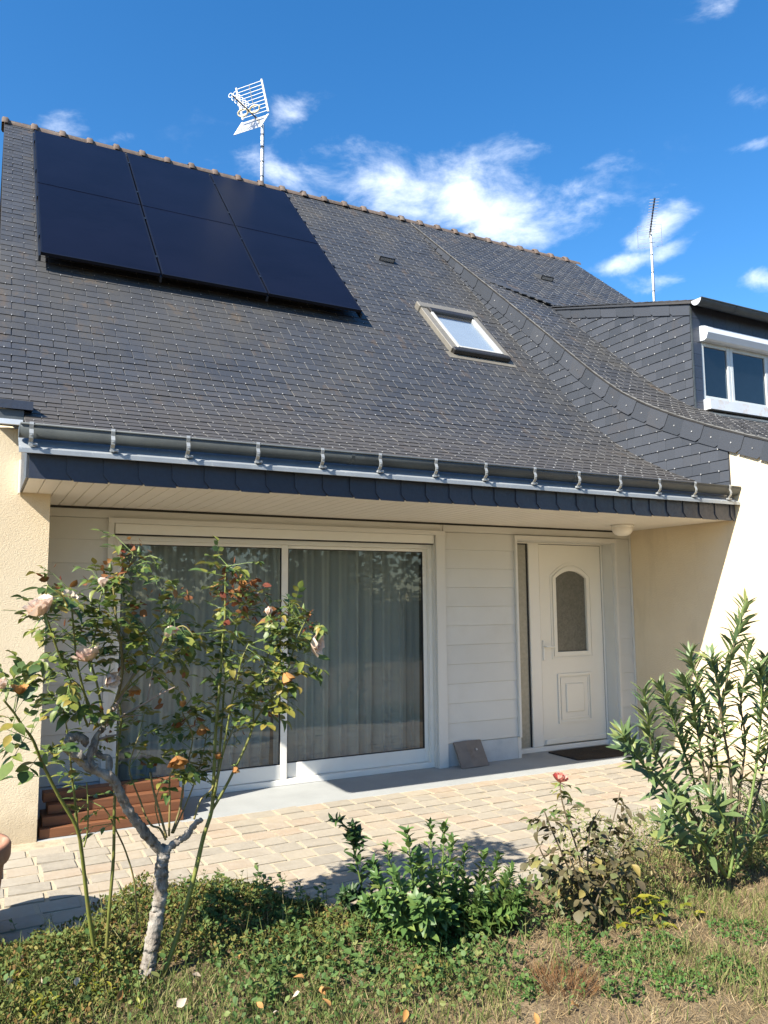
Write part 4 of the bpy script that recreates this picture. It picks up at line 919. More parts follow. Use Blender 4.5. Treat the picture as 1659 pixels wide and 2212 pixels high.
# ---------------- big standard rose in front of the patio door
RY = 3.78
rose = thing('rose_tree', 'old rose tree with gnarled grey trunk, tall green canes and cream-pink blooms', 'rose', tuple(at(318, 2105, RY)))
def path(pts, y0, y1=None, n=4):
    y1 = y0 if y1 is None else y1; m_ = max(1, len(pts)-1)
    return spline([at(p[0], p[1], y0+(y1-y0)*i/m_) for i, p in enumerate(pts)], n)
def limb(pts, y0, y1, r0, r1, mt, nm, knob=0.0, n=4, sides=8, part=rose):
    c = path(pts, y0, y1, n); k = len(c)-1
    rr = [(r0+(r1-r0)*i/k)*(1+knob*(rp(-1, 1))) for i in range(len(c))]
    b = MB().tube([p+rvec()*knob*r0*.5 for p in c], rr, sides)
    if mt == 'bark_rose': b.v = [tuple(Vector(v)+rvec()*r0*.13) for v in b.v]
    b.build(nm, mt, part, True); return c
limb([(313, 2122), (320, 2085), (330, 2030), (340, 1970), (348, 1915), (350, 1870), (355, 1835)], RY, RY, .034, .027, 'bark_rose', 'trunk', .10, 12, 16)
limb([(357, 1850), (330, 1818), (300, 1782), (273, 1742), (256, 1706), (242, 1682), (216, 1668), (190, 1657), (162, 1632), (140, 1612)], RY, RY-.12, .0225, .017, 'bark_rose', 'limb', .13, 9, 13)
limb([(175, 1640), (152, 1616), (150, 1595), (172, 1592), (188, 1606)], RY-.12, RY-.10, .024, .014, 'bark_rose', 'limb', .35, 6, 10)
limb([(205, 1662), (192, 1640), (203, 1610), (208, 1588), (226, 1570)], RY-.10, RY-.05, .020, .012, 'bark_rose', 'limb', .18, 4, 9)
limb([(232, 1672), (236, 1640), (215, 1632), (205, 1622)], RY-.04, RY-.0, .016, .010, 'bark_rose', 'limb', .2, 4, 8)
limb([(352, 1842), (378, 1822), (402, 1806), (416, 1786), (436, 1770)], RY, RY-.05, .018, .011, 'bark_rose', 'limb', .25, 6, 10)
limb([(330, 1822), (312, 1795), (300, 1772)], RY-.02, RY-.04, .016, .009, 'bark_rose', 'limb', .2, 4, 8)
limb([(229, 1567), (263, 1547), (309, 1521), (343, 1501), (378, 1484)], RY-.05, RY-.15, .0065, .003, 'twig_dead', 'dead_branch', .1, 4, 6)
limb([(268, 1547), (306, 1545)], RY-.08, RY-.12, .004, .002, 'twig_dead', 'dead_branch', .1, 3, 5)
limb([(318, 1516), (325, 1476), (331, 1440)], RY-.1, RY-.1, .004, .002, 'twig_dead', 'dead_branch', .1, 3, 5)
limb([(343, 1501), (352, 1487)], RY-.12, RY-.14, .003, .002, 'twig_dead', 'dead_branch', .1, 2, 5)
limb([(208, 1600), (230, 1592), (253, 1587)], RY-.05, RY-.08, .007, .004, 'twig_dead', 'dead_branch', .1, 3, 6)
limb([(245, 1535), (262, 1500), (275, 1480), (292, 1450)], RY-.02, RY+.05, .010, .006, 'twig_dead', 'dead_branch', .12, 3, 6)
# canes: (points, depth start/end, radius start/end, material, leaf range start, sprays, leaflet size)
CANES = [
 ([(228, 1565), (246, 1525), (262, 1468), (263, 1410), (252, 1347), (245, 1272), (240, 1246)], 0, -.05, .0085, .004, 'cane_old', .35, 26, .036),
 ([(246, 1275), (269, 1241), (286, 1206), (289, 1184)], -.05, -.06, .0045, .003, 'cane_green', .15, 9, .034),
 ([(222, 1545), (210, 1480), (197, 1430), (203, 1381), (212, 1335), (215, 1300), (225, 1262)], .05, .12, .006, .003, 'cane_green', .3, 18, .036),
 ([(200, 1560), (180, 1490), (166, 1427), (160, 1370), (155, 1312), (154, 1272)], 0, -.10, .006, .003, 'cane_green', .3, 22, .038),
 ([(190, 1570), (150, 1467), (126, 1410), (112, 1369), (100, 1330), (96, 1300), (104, 1262)], -.05, -.2, .0055, .003, 'cane_green', .2, 17, .040),
 ([(240, 1530), (263, 1495), (303, 1444), (343, 1404), (362, 1372), (395, 1352), (420, 1376)], .0, -.12, .005, .003, 'cane_old', .35, 15, .040),
 ([(262, 1440), (275, 1410), (303, 1375), (343, 1335), (369, 1301), (383, 1268)], -.02, .1, .005, .0025, 'cane_green', .15, 16, .036),
 ([(262, 1500), (303, 1462), (350, 1428), (385, 1408), (398, 1390)], .05, .12, .004, .0025, 'cane_green', .3, 9, .037),
 ([(212, 1570), (196, 1530), (178, 1490), (158, 1470), (132, 1455)], .0, -.15, .005, .003, 'cane_green', .2, 12, .040),
 ([(215, 2119), (192, 1976), (177, 1846), (165, 1786), (125, 1716), (90, 1646), (71, 1598), (48, 1567), (31, 1541), (8, 1512)], .12, -.25, .010, .004, 'cane_green', .50, 17, .046),
 ([(167, 1790), (164, 1746), (155, 1676), (152, 1640), (142, 1560), (131, 1515)], .08, .0, .006, .003, 'cane_green', .30, 9, .036),
 ([(181, 1830), (189, 1796), (190, 1736), (187, 1690)], .10, .12, .004, .003, 'cane_green', .5, 3, .036),
 ([(225, 2111), (235, 1976), (245, 1851), (247, 1746), (252, 1650), (257, 1600), (262, 1555), (258, 1520)], .10, .03, .0085, .005, 'cane_green', .55, 10, .036),
 ([(297, 2000), (290, 1906), (272, 1841), (252, 1796), (235, 1760), (222, 1742)], .15, .1, .0045, .003, 'cane_old', .6, 3, .034),
 ([(352, 2110), (390, 2001), (420, 1891), (440, 1806), (457, 1751), (462, 1676), (466, 1577), (475, 1473), (480, 1393), (486, 1333), (487, 1246), (492, 1220)], .02, .0, .0125, .0035, 'cane_green', .58, 24, .037),
 ([(457, 1752), (492, 1691), (531, 1611), (549, 1563), (572, 1526), (602, 1496), (622, 1445), (634, 1404), (650, 1361), (664, 1335)], .02, -.12, .007, .003, 'cane_green', .34, 26, .040),
 ([(457, 1745), (470, 1680), (478, 1577), (486, 1473), (500, 1400), (512, 1340), (520, 1300), (528, 1262)], .04, .12, .007, .003, 'cane_green', .5, 24, .036),
 ([(462, 1720), (482, 1622), (498, 1531), (512, 1473), (522, 1425), (538, 1390)], -.02, -.05, .006, .003, 'cane_green', .35, 17, .038),
 ([(531, 1612), (546, 1570), (549, 1519), (563, 1462), (583, 1404), (588, 1360), (580, 1330)], -.02, -.10, .005, .003, 'cane_green', .15, 24, .038),
 ([(602, 1497), (610, 1460), (612, 1420), (598, 1385), (592, 1360)], -.08, -.02, .004, .0025, 'cane_green', .1, 10, .036),
 ([(358, 1815), (345, 1790), (327, 1783), (313, 1759), (302, 1727), (286, 1687), (279, 1655), (292, 1610), (300, 1590)], 0, .10, .0055, .0025, 'cane_old', .62, 5, .034),
 ([(360, 1810), (347, 1763), (331, 1705), (324, 1667)], -.02, .05, .006, .005, 'cane_old', .8, 1, .03),
 ([(365, 1806), (367, 1727), (367, 1678), (382, 1650)], 0, -.04, .005, .003, 'cane_old', .5, 6, .036),
 ([(371, 1800), (389, 1745), (398, 1678), (405, 1649), (416, 1590), (396, 1545), (394, 1530)], .03, .06, .006, .0025, 'cane_old', .45, 15, .037),
 ([(374, 1800), (396, 1750), (424, 1680), (440, 1620), (448, 1570)], .05, .15, .0045, .0025, 'cane_old', .4, 11, .036),
 ([(419, 1770), (434, 1727), (457, 1705), (470, 1668), (492, 1600), (510, 1560)], -.03, .05, .005, .0025, 'cane_old', .35, 10, .036),
 ([(345, 1785), (335, 1740), (345, 1700), (352, 1680)], .02, .02, .003, .002, 'cane_old', .9, 1, .03)]
RL = []
for pts, a, b_, r0, r1, mt, t0, ns, sz in CANES:
    c = limb(pts, RY+a, RY+b_, r0, r1, mt, 'cane', .05, 4, 7)
    ptl = MB()
    ns = int(ns*1.15)
    for k in range(ns):
        u = t0+(1-t0)*(k+rp(0, 1))/ns; i = min(int(u*(len(c)-1)), len(c)-2); p = c[i].lerp(c[i+1], u*(len(c)-1)-i)
        tg = (c[i+1]-c[i]).normalized(); d = tg.cross(rvec()).normalized()*1.0+tg*.35
        q = rose_spray(RL, p, d, 'leaf_rose', sz*rp(.85, 1.4)*1.24, random.choice((3, 5, 5, 5)))
        ptl.tube(q, [.0016, .001], 4)
        if random.random() < .35:                      # small side shoot
            e = p + d.normalized()*rp(.05, .12)+Vector((0, 0, rp(.0, .05))); ptl.tube([p, e], [.0025, .0015], 4)
            for _ in range(2): ptl.tube(rose_spray(RL, e, d+rvec()*.8, 'leaf_rose', sz*rp(.75, 1.2), 5), [.0014, .001], 4)
        if random.random() < .5: th = c[max(0, i-2)]; ptl.tube([th, th+tg.cross(rvec()).normalized()*.012], [.003, .0004], 4)
    stuff(ptl.build('petioles', 'stem_green', rose))
def withered(px, py, y, n=8, s=.044, mt='leaf_wither', spread=.04):
    p = at(px, py, y)
    for _ in range(n):
        z = s*rp(.6, 1.2); RL.append((lmat(p+rvec()*spread, rvec()+Vector((0, 0, -.3)), rvec(), z), random.choice(('rose', 'oleander')), mt, z*.9))
for q in [(487, 1262, 12), (492, 1230, 10), (487, 1280, 8), (550, 1262, 8), (540, 1275, 14), (520, 1282, 9), (530, 1252, 6), (505, 1330, 5), (548, 1320, 6), (590, 1308, 5), (655, 1322, 6), (668, 1340, 6), (286, 1182, 6), (300, 1190, 4), (265, 1205, 5), (232, 1225, 6), (262, 1245, 5), (296, 1330, 6), (275, 1425, 6), (210, 1540, 6), (420, 1376, 3), (112, 1245, 4), (320, 1640, 3), (345, 1452, 3), (412, 1555, 8)]:
    withered(q[0], q[1], RY+rp(-.05, .1), q[2])
for _ in range(16): withered(rp(120, 620), rp(1300, 1620), RY+rp(-.1, .1), 2, .04)
for q in [(470, 1270), (478, 1295), (505, 1262), (560, 1285), (575, 1300), (515, 1300), (640, 1330), (672, 1352), (600, 1330), (232, 1240), (282, 1195), (180, 1260), (140, 1262), (330, 1290), (390, 1285)]: withered(q[0], q[1], RY+rp(-.12, .0), 5, .042)
emit(RL, rose)
camdir = lambda p: (Vector(CAM)-p).normalized()
for px, py, dy, r, mt, ax, ok, lb in [
    (88, 1314, -.2, .064, 'petal_cream', (-.5, -.3, .8), 1.0, 'large open cream and pink bloom'), (190, 1418, -.02, .055, 'petal_cream', (-.3, -.2, 1), 1.0, None), (681, 1393, -.14, .050, 'petal_cream', (.5, -.6, .2), 1.0, 'pale pink bloom hanging at the right'),
    (366, 1358, -.12, .036, 'petal_cream', (.2, -.4, -.7), .7, None), (222, 1262, -.05, .034, 'petal_cream', (-.2, -.2, 1), .45, None), (580, 1324, -.1, .030, 'petal_cream', (0, -.2, 1), .35, None), (592, 1352, -.02, .028, 'petal_cream', (.1, -.1, 1), .35, None),
    (238, 1462, -.02, .042, 'petal_cream', (.3, -.5, -.5), .8, None), (5, 1480, -.25, .036, 'petal_cream', (-.4, -.2, .6), .8, None), (150, 1290, -.12, .026, 'petal_fallen', (0, -.7, .4), 1.2, None), (552, 1288, .1, .026, 'petal_fallen', (0, -.5, .6), .7, None),
    (42, 1492, -.22, .034, 'petal_dry', (.1, -.3, .9), .9, None), (618, 1460, -.1, .042, 'petal_dry', (.2, -.3, -.9), .8, None), (383, 1642, -.05, .044, 'petal_dry', (0, -.4, -.8), .9, 'withered orange-brown bloom low on the bush'), (394, 1523, .05, .024, 'petal_dry', (0, -.2, .8), .5, None),
    (436, 1572, .06, .036, 'petal_dry', (0, -.3, -1), .6, None), (508, 1660, .03, .026, 'petal_dry', (.2, -.3, -1), .5, None), (525, 1265, .1, .03, 'petal_dry', (0, -.3, .5), .9, None), (290, 1488, .0, .034, 'petal_dry', (0, -.4, -.6), .8, None), (470, 1635, .05, .026, 'petal_dry', (.3, -.3, .6), .6, None)]:
    rose_flower('bloom', at(px, py, RY+dy-.10), ax, r*1.25, mt, rose, lb, 26 if r > .04 else 16, ok)
for px, py in [(130, 1512), (656, 1322), (300, 1200), (238, 1236), (640, 1325)]:
    p = at(px, py, RY); MB().lathe([(.002, 0), (.008, .004), (.011, .014), (.008, .028), (.001, .045)], 8, M=Matrix.Translation(p)).build('bud', 'stem_green', rose, True)

# ---------------- oleander at the right
OY = 3.55
ol = thing('oleander', 'tall oleander shrub with narrow leaves in front of the sunlit wall', 'shrub', tuple(at(1570, 1890, OY)))
OLS = [([(1560, 1895), (1545, 1800), (1530, 1700), (1545, 1600), (1565, 1500), (1578, 1420), (1595, 1360), (1610, 1300)], 0, .0, 60),
       ([(1570, 1895), (1590, 1780), (1600, 1690), (1610, 1600), (1600, 1520), (1612, 1450), (1618, 1390)], -.08, -.1, 34),
       ([(1550, 1890), (1520, 1800), (1480, 1730), (1440, 1670), (1410, 1620), (1400, 1560), (1390, 1490)], .05, -.05, 46),
       ([(1545, 1890), (1500, 1790), (1450, 1720), (1400, 1665), (1365, 1620), (1345, 1585)], -.05, -.2, 40),
       ([(1552, 1885), (1520, 1760), (1490, 1660), (1465, 1590), (1445, 1530), (1425, 1480)], .12, .15, 44),
       ([(1556, 1880), (1530, 1720), (1510, 1600), (1495, 1520), (1478, 1470)], .0, .05, 44),
       ([(1560, 1880), (1555, 1740), (1545, 1620), (1520, 1520), (1500, 1450), (1490, 1410)], .15, .2, 38),
       ([(1566, 1880), (1580, 1700), (1560, 1560), (1548, 1470), (1535, 1420)], -.1, -.15, 36),
       ([(1575, 1890), (1620, 1770), (1650, 1660), (1665, 1560), (1660, 1470), (1655, 1420)], .05, .1, 40),
       ([(1580, 1890), (1640, 1780), (1690, 1680), (1720, 1580), (1730, 1500)], -.05, -.1, 36),
       ([(1585, 1890), (1620, 1740), (1640, 1600), (1645, 1500), (1640, 1440)], -.2, -.3, 40),
       ([(1560, 1895), (1490, 1850), (1450, 1800), (1430, 1770)], -.1, -.25, 14),
       ([(1570, 1895), (1540, 1850), (1500, 1800), (1465, 1770), (1450, 1740)], -.25, -.35, 18),
       ([(1580, 1895), (1610, 1850), (1640, 1800), (1660, 1750)], -.2, -.35, 22),
       ([(1600, 1895), (1650, 1850), (1700, 1790), (1740, 1700)], .0, -.1, 26),
       ([(1575, 1895), (1585, 1820), (1560, 1760), (1535, 1720)], -.3, -.35, 20)]
OL = []
for pts, a, b_, nl in OLS:
    c = limb(pts, OY+a, OY+b_, .011, .0035, 'stem_brown' if random.random() < .6 else 'stem_green', 'stem', .06, 4, 6, ol)
    g0 = .28; N = len(c)-1; nl = int(nl*1.75)
    tipc = c[int(N*.6):]
    MB().tube(tipc, [.0052]*(len(tipc)-1)+[.003], 5).build('shoot', 'stem_green', ol, True)
    for k in range(nl):
        u = g0+(1-g0)*(k/nl)**.75; i = min(int(u*N), N-1); p = c[i].lerp(c[i+1], u*N-i); tg = (c[i+1]-c[i]).normalized()
        a_ = k*2.2+rp(-.4, .4); o_ = tg.orthogonal().normalized(); rad = o_*math.cos(a_)+tg.cross(o_)*math.sin(a_)
        opn = 1.30-.72*u+rp(-.2, .35); d = tg*math.cos(opn)+rad*math.sin(opn); z = rp(.10, .155)*(1.1-.40*max(0, u-.8)/.2)
        OL.append((lmat(p, d, tg-d*.2+rvec()*.15, z), 'oleander', 'leaf_oleander', z))
    for k in range(nl//4):
        i = random.randrange(int(N*.15), max(int(N*.6), int(N*.15)+1)); z = rp(.07, .11); OL.append((lmat(c[i]+rvec()*.02, rvec()+Vector((0, 0, .3)), rvec()+Vector((0, 0, 1)), z), 'oleander', 'leaf_oleander' if random.random() < .9 else 'leaf_yellow', z))
emit(OL, ol)
# ---------------- leafy bush in the middle, young plant left of it
def leafy(name, label, stems, Y, nl, size, mt, shape='bush', top=.3, cat='shrub', stemmat='stem_green', pairs=True, r0=.006):
    p0 = at(stems[0][0][0][0], stems[0][0][0][1], Y); t = thing(name, label, cat, tuple(p0)); L = []
    for pts, a, b_ in stems:
        c = limb(pts, Y+a, Y+b_, r0, r0*.4, stemmat, 'stem', .05, 4, 6, t); N = len(c)-1
        for k in range(nl):
            u = top+(1-top)*(k+.5)/nl; i = min(int(u*N), N-1); p = c[i].lerp(c[i+1], u*N-i); tg = (c[i+1]-c[i]).normalized(); o_ = tg.orthogonal().normalized(); a_ = k*1.57+rp(-.3, .3)
            for s_ in ((0, math.pi) if pairs else (0,)):
                rad = o_*math.cos(a_+s_)+tg.cross(o_)*math.sin(a_+s_); opn = 1.15-.75*u+rp(-.15, .2); d = tg*math.cos(opn)+rad*math.sin(opn)
                z = size*rp(.75, 1.2)*(1.15-.55*u); L.append((lmat(p, d, tg+rvec()*.25, z), shape, mt, z))
                if shape == 'bush' and random.random() < .6:     # side leaflets
                    sd_ = d.cross(tg).normalized()
                    for q in (-1, 1): L.append((lmat(p+d*z*.35, d*.6+sd_*q*.8, tg+rvec()*.25, z*.75), shape, mt, z*.75))
    emit(L, t); return t
bs = []
for px, py in [(805, 1865), (1130, 1910), (1105, 1875), (975, 1815), (1140, 1950), (795, 1950), (835, 1830), (880, 1795), (930, 1775), (960, 1785), (1005, 1835), (1045, 1845), (1075, 1850), (905, 1850), (855, 1890), (985, 1880), (1090, 1900), (1115, 1935), (1040, 1930), (940, 1900), (830, 1935), (900, 1950), (990, 1960), (1060, 1975), (1120, 1965), (1095, 1960), (870, 1960), (960, 1950), (815, 1900), (1010, 1905)]:
    bx = 955+(px-955)*.55+rp(-15, 15); a = rp(-.18, .22) if py < 1880 else rp(-.28, -.02)
    bs.append(([(bx, 2030), (bx*.7+px*.3, 1980), (bx*.3+px*.7, (py+1990)/2), (px, py)], a*.6, a))
leafy('leafy_bush', 'dense dark green leafy bush in the middle of the flower bed', bs, 3.56, 15, .088, 'leaf_bush', top=.12)
leafy('young_shrub', 'slender upright dark-leaved young shrub left of the leafy bush', [([(790, 1965), (778, 1900), (765, 1840), (752, 1790), (716, 1768)], 0, 0), ([(766, 1850), (772, 1810), (762, 1785)], 0, -.03), ([(795, 1965), (805, 1920), (812, 1880)], .02, .05), ([(790, 1960), (760, 1930), (742, 1935)], -.02, -.06)], 3.92, 11, .078, 'leaf_bushdark', top=.18)
# nettle-like weeds along the bed edge
for k, (px, py0, py1, lb) in enumerate([(640, 1995, 1908, 'thin pale green weed standing alone at the bed edge'), (585, 1985, 1925, 'small leafy weed behind the fallen petals near the rose trunk'), (690, 2010, 1935, 'short leafy weed just left of the young shrub'), (1105, 1960, 1872, 'thin wispy seedling at the right of the leafy bush')]):
    leafy('weed', lb, [([(px, py0), (px+4, (py0+py1)/2), (px-2, py1)], 0, .02), ([(px+12, py0), (px+22, (py0+py1)/2+15)], .0, -.05)], 4.02 if k != 3 else 3.7, 6, .032, 'leaf_weed', 'round', .15, 'weed', r0=.003)
# ---------------- second rose, drying, with one red and cream bloom
R2Y = 3.38
r2 = thing('rose_bush', 'small drying rose bush with brown leaves and one red and cream bloom', 'rose', tuple(at(1270, 1975, R2Y)))
L2 = []
for pts, a, b_, gr_ in [([(1275, 1975), (1262, 1900), (1245, 1830), (1225, 1770), (1212, 1720), (1210, 1688)], 0, 0, 1), ([(1280, 1975), (1290, 1890), (1310, 1820), (1325, 1770), (1340, 1710)], .02, .06, 0), ([(1270, 1975), (1230, 1880), (1195, 1800), (1175, 1750)], -.02, -.05, 0),
                        ([(1285, 1975), (1320, 1900), (1345, 1830), (1370, 1800)], -.05, -.1, 0), ([(1280, 1970), (1270, 1870), (1275, 1790), (1295, 1750)], .08, .12, 0), ([(1265, 1970), (1220, 1910), (1180, 1860), (1165, 1830)], .04, .05, 0), ([(1280, 1970), (1300, 1920), (1330, 1880), (1350, 1860)], -.12, -.2, 0), ([(1262, 1960), (1245, 1890), (1230, 1850)], -.15, -.2, 0)]:
    c = limb(pts, R2Y+a, R2Y+b_, .006, .003, 'stem_brown', 'cane', .06, 4, 6, r2); N = len(c)-1
    for k in range(25):
        u = .2+.8*(k+rp(0, 1))/25; i = min(int(u*N), N-1); tg = (c[i+1]-c[i]).normalized()
        rose_spray(L2, c[i], tg.cross(rvec()).normalized()+tg*.2, 'leaf_rose' if (gr_ and u > .72) else 'leaf_brown', rp(.040, .058), random.choice((3, 3, 5)), 'round' if not gr_ else 'rose', .9)
emit(L2, r2)
rose_flower('bloom', at(1210, 1683, R2Y), (-.1, -.3, 1), .054, 'petal_red', r2, 'red and cream bloom at the top of the drying rose', 20, .8)
# ---------------- low plant with yellowing lobed leaves
yp = thing('yellow_plant', 'low plant with broad yellowing leaves beside the drying rose', 'plant', tuple(at(1390, 2000, 3.2))); L3 = []
for _ in range(34):
    p = at(rp(1325, 1505), rp(1930, 2010), 3.17+rp(-.12, .06)); z = rp(.038, .070); y_ = random.random() < .7
    for q in (-1, 0, 1): L3.append((lmat(p, Vector((rp(-1, 1)*.4+q*.8, -.6, .25)), Vector((0, -.2, 1))+rvec()*.3, z), 'bush', 'leaf_yellow' if y_ else 'leaf_weed', z))
emit(L3, yp)
stm = MB()
for _ in range(10): px = rp(1360, 1480); stm.tube([at(1400+rp(-15, 15), 2020, 3.22), at(px, rp(1950, 1990), 3.22)], [.003, .002], 5)
stm.build('stems', 'stem_green', yp)

# ------------------------------------------------------------------ ground cover, grass, fallen petals
def inview(p, m=330): q = proj(p); return q[2] > .3 and seen(q[0], q[1], m)
small = MB().add([(-.22, .0, .0), (.22, 0, .0), (.30, .5, .06), (0, 1, -.05), (-.30, .5, .06)], [(0, 1, 2, 3, 4)])
def scatter(n, region, hfun, size, mt, name, label, cat, shp=small, updir=.6):
    b = MB(); k = 0; tries = 0
    while k < n and tries < n*30:
        tries += 1; x, y = rp(-1.2, 6.2), rp(1.7, 4.8)
        w = region(x, y)
        if w <= 0 or random.random() > w: continue
        h = hfun(x, y); p = Vector((x, y, gh(x, y)+rp(0, 1)**.7*h))
        if not inview(p): continue
        z = size*rp(.6, 1.3); b.add(shp.v, shp.f, lmat(p, rvec()+Vector((0, -.1, updir*.6)), rvec()*.9+Vector((0, 0, 1)), z)); k += 1
    o = b.build(name, mt); return tag(o, label, cat, kind='stuff')
nz = lambda x, y, f, s=0: .5+.5*math.sin(f*x*1.3+s+2*math.sin(f*.6*y+s))*math.cos(f*y*1.1-s+1.5*math.sin(f*.7*x))
def zA(x, y):
    d = ybed(x)-y
    if d < -.10-.05*math.sin(9*x) or x > 2.1: return 0
    bare = nz(x, y, 6.5, 4)*nz(x, y, 2.1, 9)
    return (1.0 if d < .75 else max(0, 1-(d-.75)/.25))*(1 if x < 1.65 else max(0, 1-(x-1.65)/.45))*(1 if bare < .42 else .10)
hA = lambda x, y: .018+.085*nz(x, y, 5, 1)**2+.05*nz(x, y, 14, 2)**2
scatter(26000, zA, hA, .019, 'leaf_cover', 'ground_cover', 'low olive and russet ground cover spreading under the rose tree', 'ground cover')
def zW(x, y): return (1 if nz(x, y, 3, 5) > .45 else .12)*(1 if 1.0 < x < 2.3 and 2.9 < y < 4.05 else .3 if 2.3 <= x < 3.3 and 3.1 < y < 4.05 else (.35 if x < 1.0 and y < 4.3 else 0))*(1 if y > 3.2-.1*x else .25)
scatter(3600, zW, lambda x, y: .02+.09*nz(x, y, 4, 3), .024, 'leaf_weed', 'leafy_weeds', 'mixed green weeds filling the bed between the plants', 'weeds', LEAFS['round'][0])
def zR(x, y): return 1 if 3.15 < x < 5.6 and ybed(x)-.75 < y < ybed(x)+.05 else 0
scatter(9000, zR, lambda x, y: .15+.26*nz(x, y, 4, 8), .030, 'leaf_wild', 'wild_plants', 'wild greenery growing between the drying rose and the oleander', 'weeds', LEAFS['oleander'][1])
blade = MB().add([(-.035, 0, 0), (.035, 0, 0), (.026, .55, .06), (-.026, .55, .06), (.0, 1, .26)], [(0, 1, 2, 3), (3, 2, 4)])
def grass(n, region, hl, mt, name, label, lean=.5, wide=1.0):
    b = MB(); k = 0; tries = 0; bl_ = [(v[0]*wide, v[1], v[2]) for v in blade.v]
    while k < n and tries < n*30:
        tries += 1; x, y = rp(-1.2, 6.3), rp(1.4, 4.4)
        w = region(x, y)
        if w <= 0 or random.random() > w: continue
        p = Vector((x, y, gh(x, y)-.004))
        if not inview(p): continue
        z = rp(*hl); d = Vector((rp(-1, 1)*lean, rp(-1, 1)*lean, 1)); b.add(bl_, blade.f, lmat(p, d, rvec(), z)); k += 1
    return tag(b.build(name, mt), label, 'grass', kind='stuff')
inb = lambda x, y: 1 if y < ybed(x)-.12 else 0
green = lambda x, y: inb(x, y)*(1 if (x < 1.5 and y < 3.75) else (.7 if nz(x, y, 2.4, 2) > .66 else .05))
grass(26000, green, (.03, .095), 'grass_green', 'grass', 'short green and yellowing grass along the front of the bed', .7, .8)
dry = lambda x, y: inb(x, y)*(1 if x > 1.2 and y < 3.6 else .25)
grass(34000, dry, (.02, .07), 'grass_dry', 'dry_grass', 'dry straw-coloured grass on the bare lawn at the right', 1.5, .7)
grass(900, lambda x, y: 1 if (3.1 < x < 5.0 and ybed(x)-.6 < y < ybed(x)) else 0, (.12, .30), 'grass_dry', 'dry_stalks', 'tall dry grass stalks between the drying rose and the oleander', .45, .22)
grass(350, lambda x, y: 1 if (.0 < x < 3.2 and ybed(x)-1.0 < y < ybed(x)-.1) else 0, (.10, .24), 'grass_green', 'long_grass', 'scattered long grass blades leaning out of the bed', .9, .3)
# leafy sprigs standing out of the ground cover
def sprigs(n, region, hl, size, mt, shape, name, label, nl=6):
    b = MB(); k = 0; tries = 0
    while k < n and tries < n*60:
        tries += 1; x, y = rp(-.1, 5.0), rp(2.1, 4.7); w = region(x, y)
        if w <= 0 or random.random() > w: continue
        p = Vector((x, y, gh(x, y)))
        if not inview(p): continue
        h = rp(*hl); d = Vector((rp(-.3, .3), rp(-.3, .3), 1)).normalized(); b.tube([p, p+d*h*.5+rvec()*.01, p+d*h], [.0022, .0018, .001], 4)
        for m in range(nl):
            u = .25+.75*m/(nl-1); a = m*2.1+rp(-.4, .4); rad = Vector((math.cos(a), math.sin(a), .9-.7*(1-u)))
            sh = random.choice(LEAFS[shape]); b.add(sh.v, sh.f, lmat(p+d*h*u, rad, d+rvec()*.3, size*rp(.6, 1.2)*(1.25-.6*u)))
        k += 1
    return tag(b.build(name, mt, None, True), label, 'weeds', kind='stuff')
sprigs(150, lambda x, y: 1 if (1.05 < x < 2.05 and 3.3 < y < ybed(x)-.02) else (.12 if zA(x, y) > 0 else 0), (.07, .18), .042, 'leaf_weed', 'round', 'leafy_sprigs', 'leafy green sprigs between the rose tree and the leafy bush')
sprigs(90, lambda x, y: 1 if zA(x, y) > 0 and x < 1.7 else 0, (.05, .12), .024, 'leaf_cover', 'oleander', 'russet_sprigs', 'thin upright russet sprigs in the ground cover', 8)
sprigs(26, lambda x, y: 1 if x < .75 and 3.5 < y < 4.0 else 0, (.04, .08), .05, 'leaf_yellow', 'bush', 'yellow_sprigs', 'yellow-green broad leaves at the lower left corner', 5)
sprigs(70, lambda x, y: 1 if (2.0 < x < 3.3 and 2.7 < y < 3.45) else 0, (.04, .10), .034, 'leaf_weed', 'bush', 'small_weeds', 'small weeds at the foot of the leafy bush', 5)
# individual tufts and clumps
def tuft(name, label, px, py, n, rad, h, mt, cat='tuft', shp=None, size=.02, zc=-.08):
    c = atz(px, py, zc); b = MB()
    for _ in range(n):
        a, r_ = rp(0, 6.28), rad*math.sqrt(rp(0, 1)); x, y = c.x+r_*math.cos(a), c.y+r_*math.sin(a)
        if shp is None: b.add([(v[0]*.4, v[1], v[2]) for v in blade.v], blade.f, lmat((x, y, gh(x, y)), Vector((math.cos(a)*r_/rad*.9+rp(-.4, .4), math.sin(a)*r_/rad*.9+rp(-.4, .4), 1)), rvec(), h*rp(.5, 1.1)))
        else: b.add(shp.v, shp.f, lmat((x, y, gh(x, y)+h*rp(.1, 1)*(1-.6*(r_/rad)**2)), rvec()+Vector((0, -.2, .4)), Vector((0, 0, 1))+rvec()*.6, size*rp(.6, 1.2)))
    o = b.build(name, mt); tag(o, label, cat); return o
tuft('dry_tuft', 'rust-brown dead tuft on the dry lawn below the drying rose', 1222, 2125, 420, .13, .10, 'grass_rust')
tuft('green_tuft', 'fine feathery green mound in front of the leafy bush', 905, 2065, 1500, .24, .10, 'leaf_clover', 'mound', small, .018)
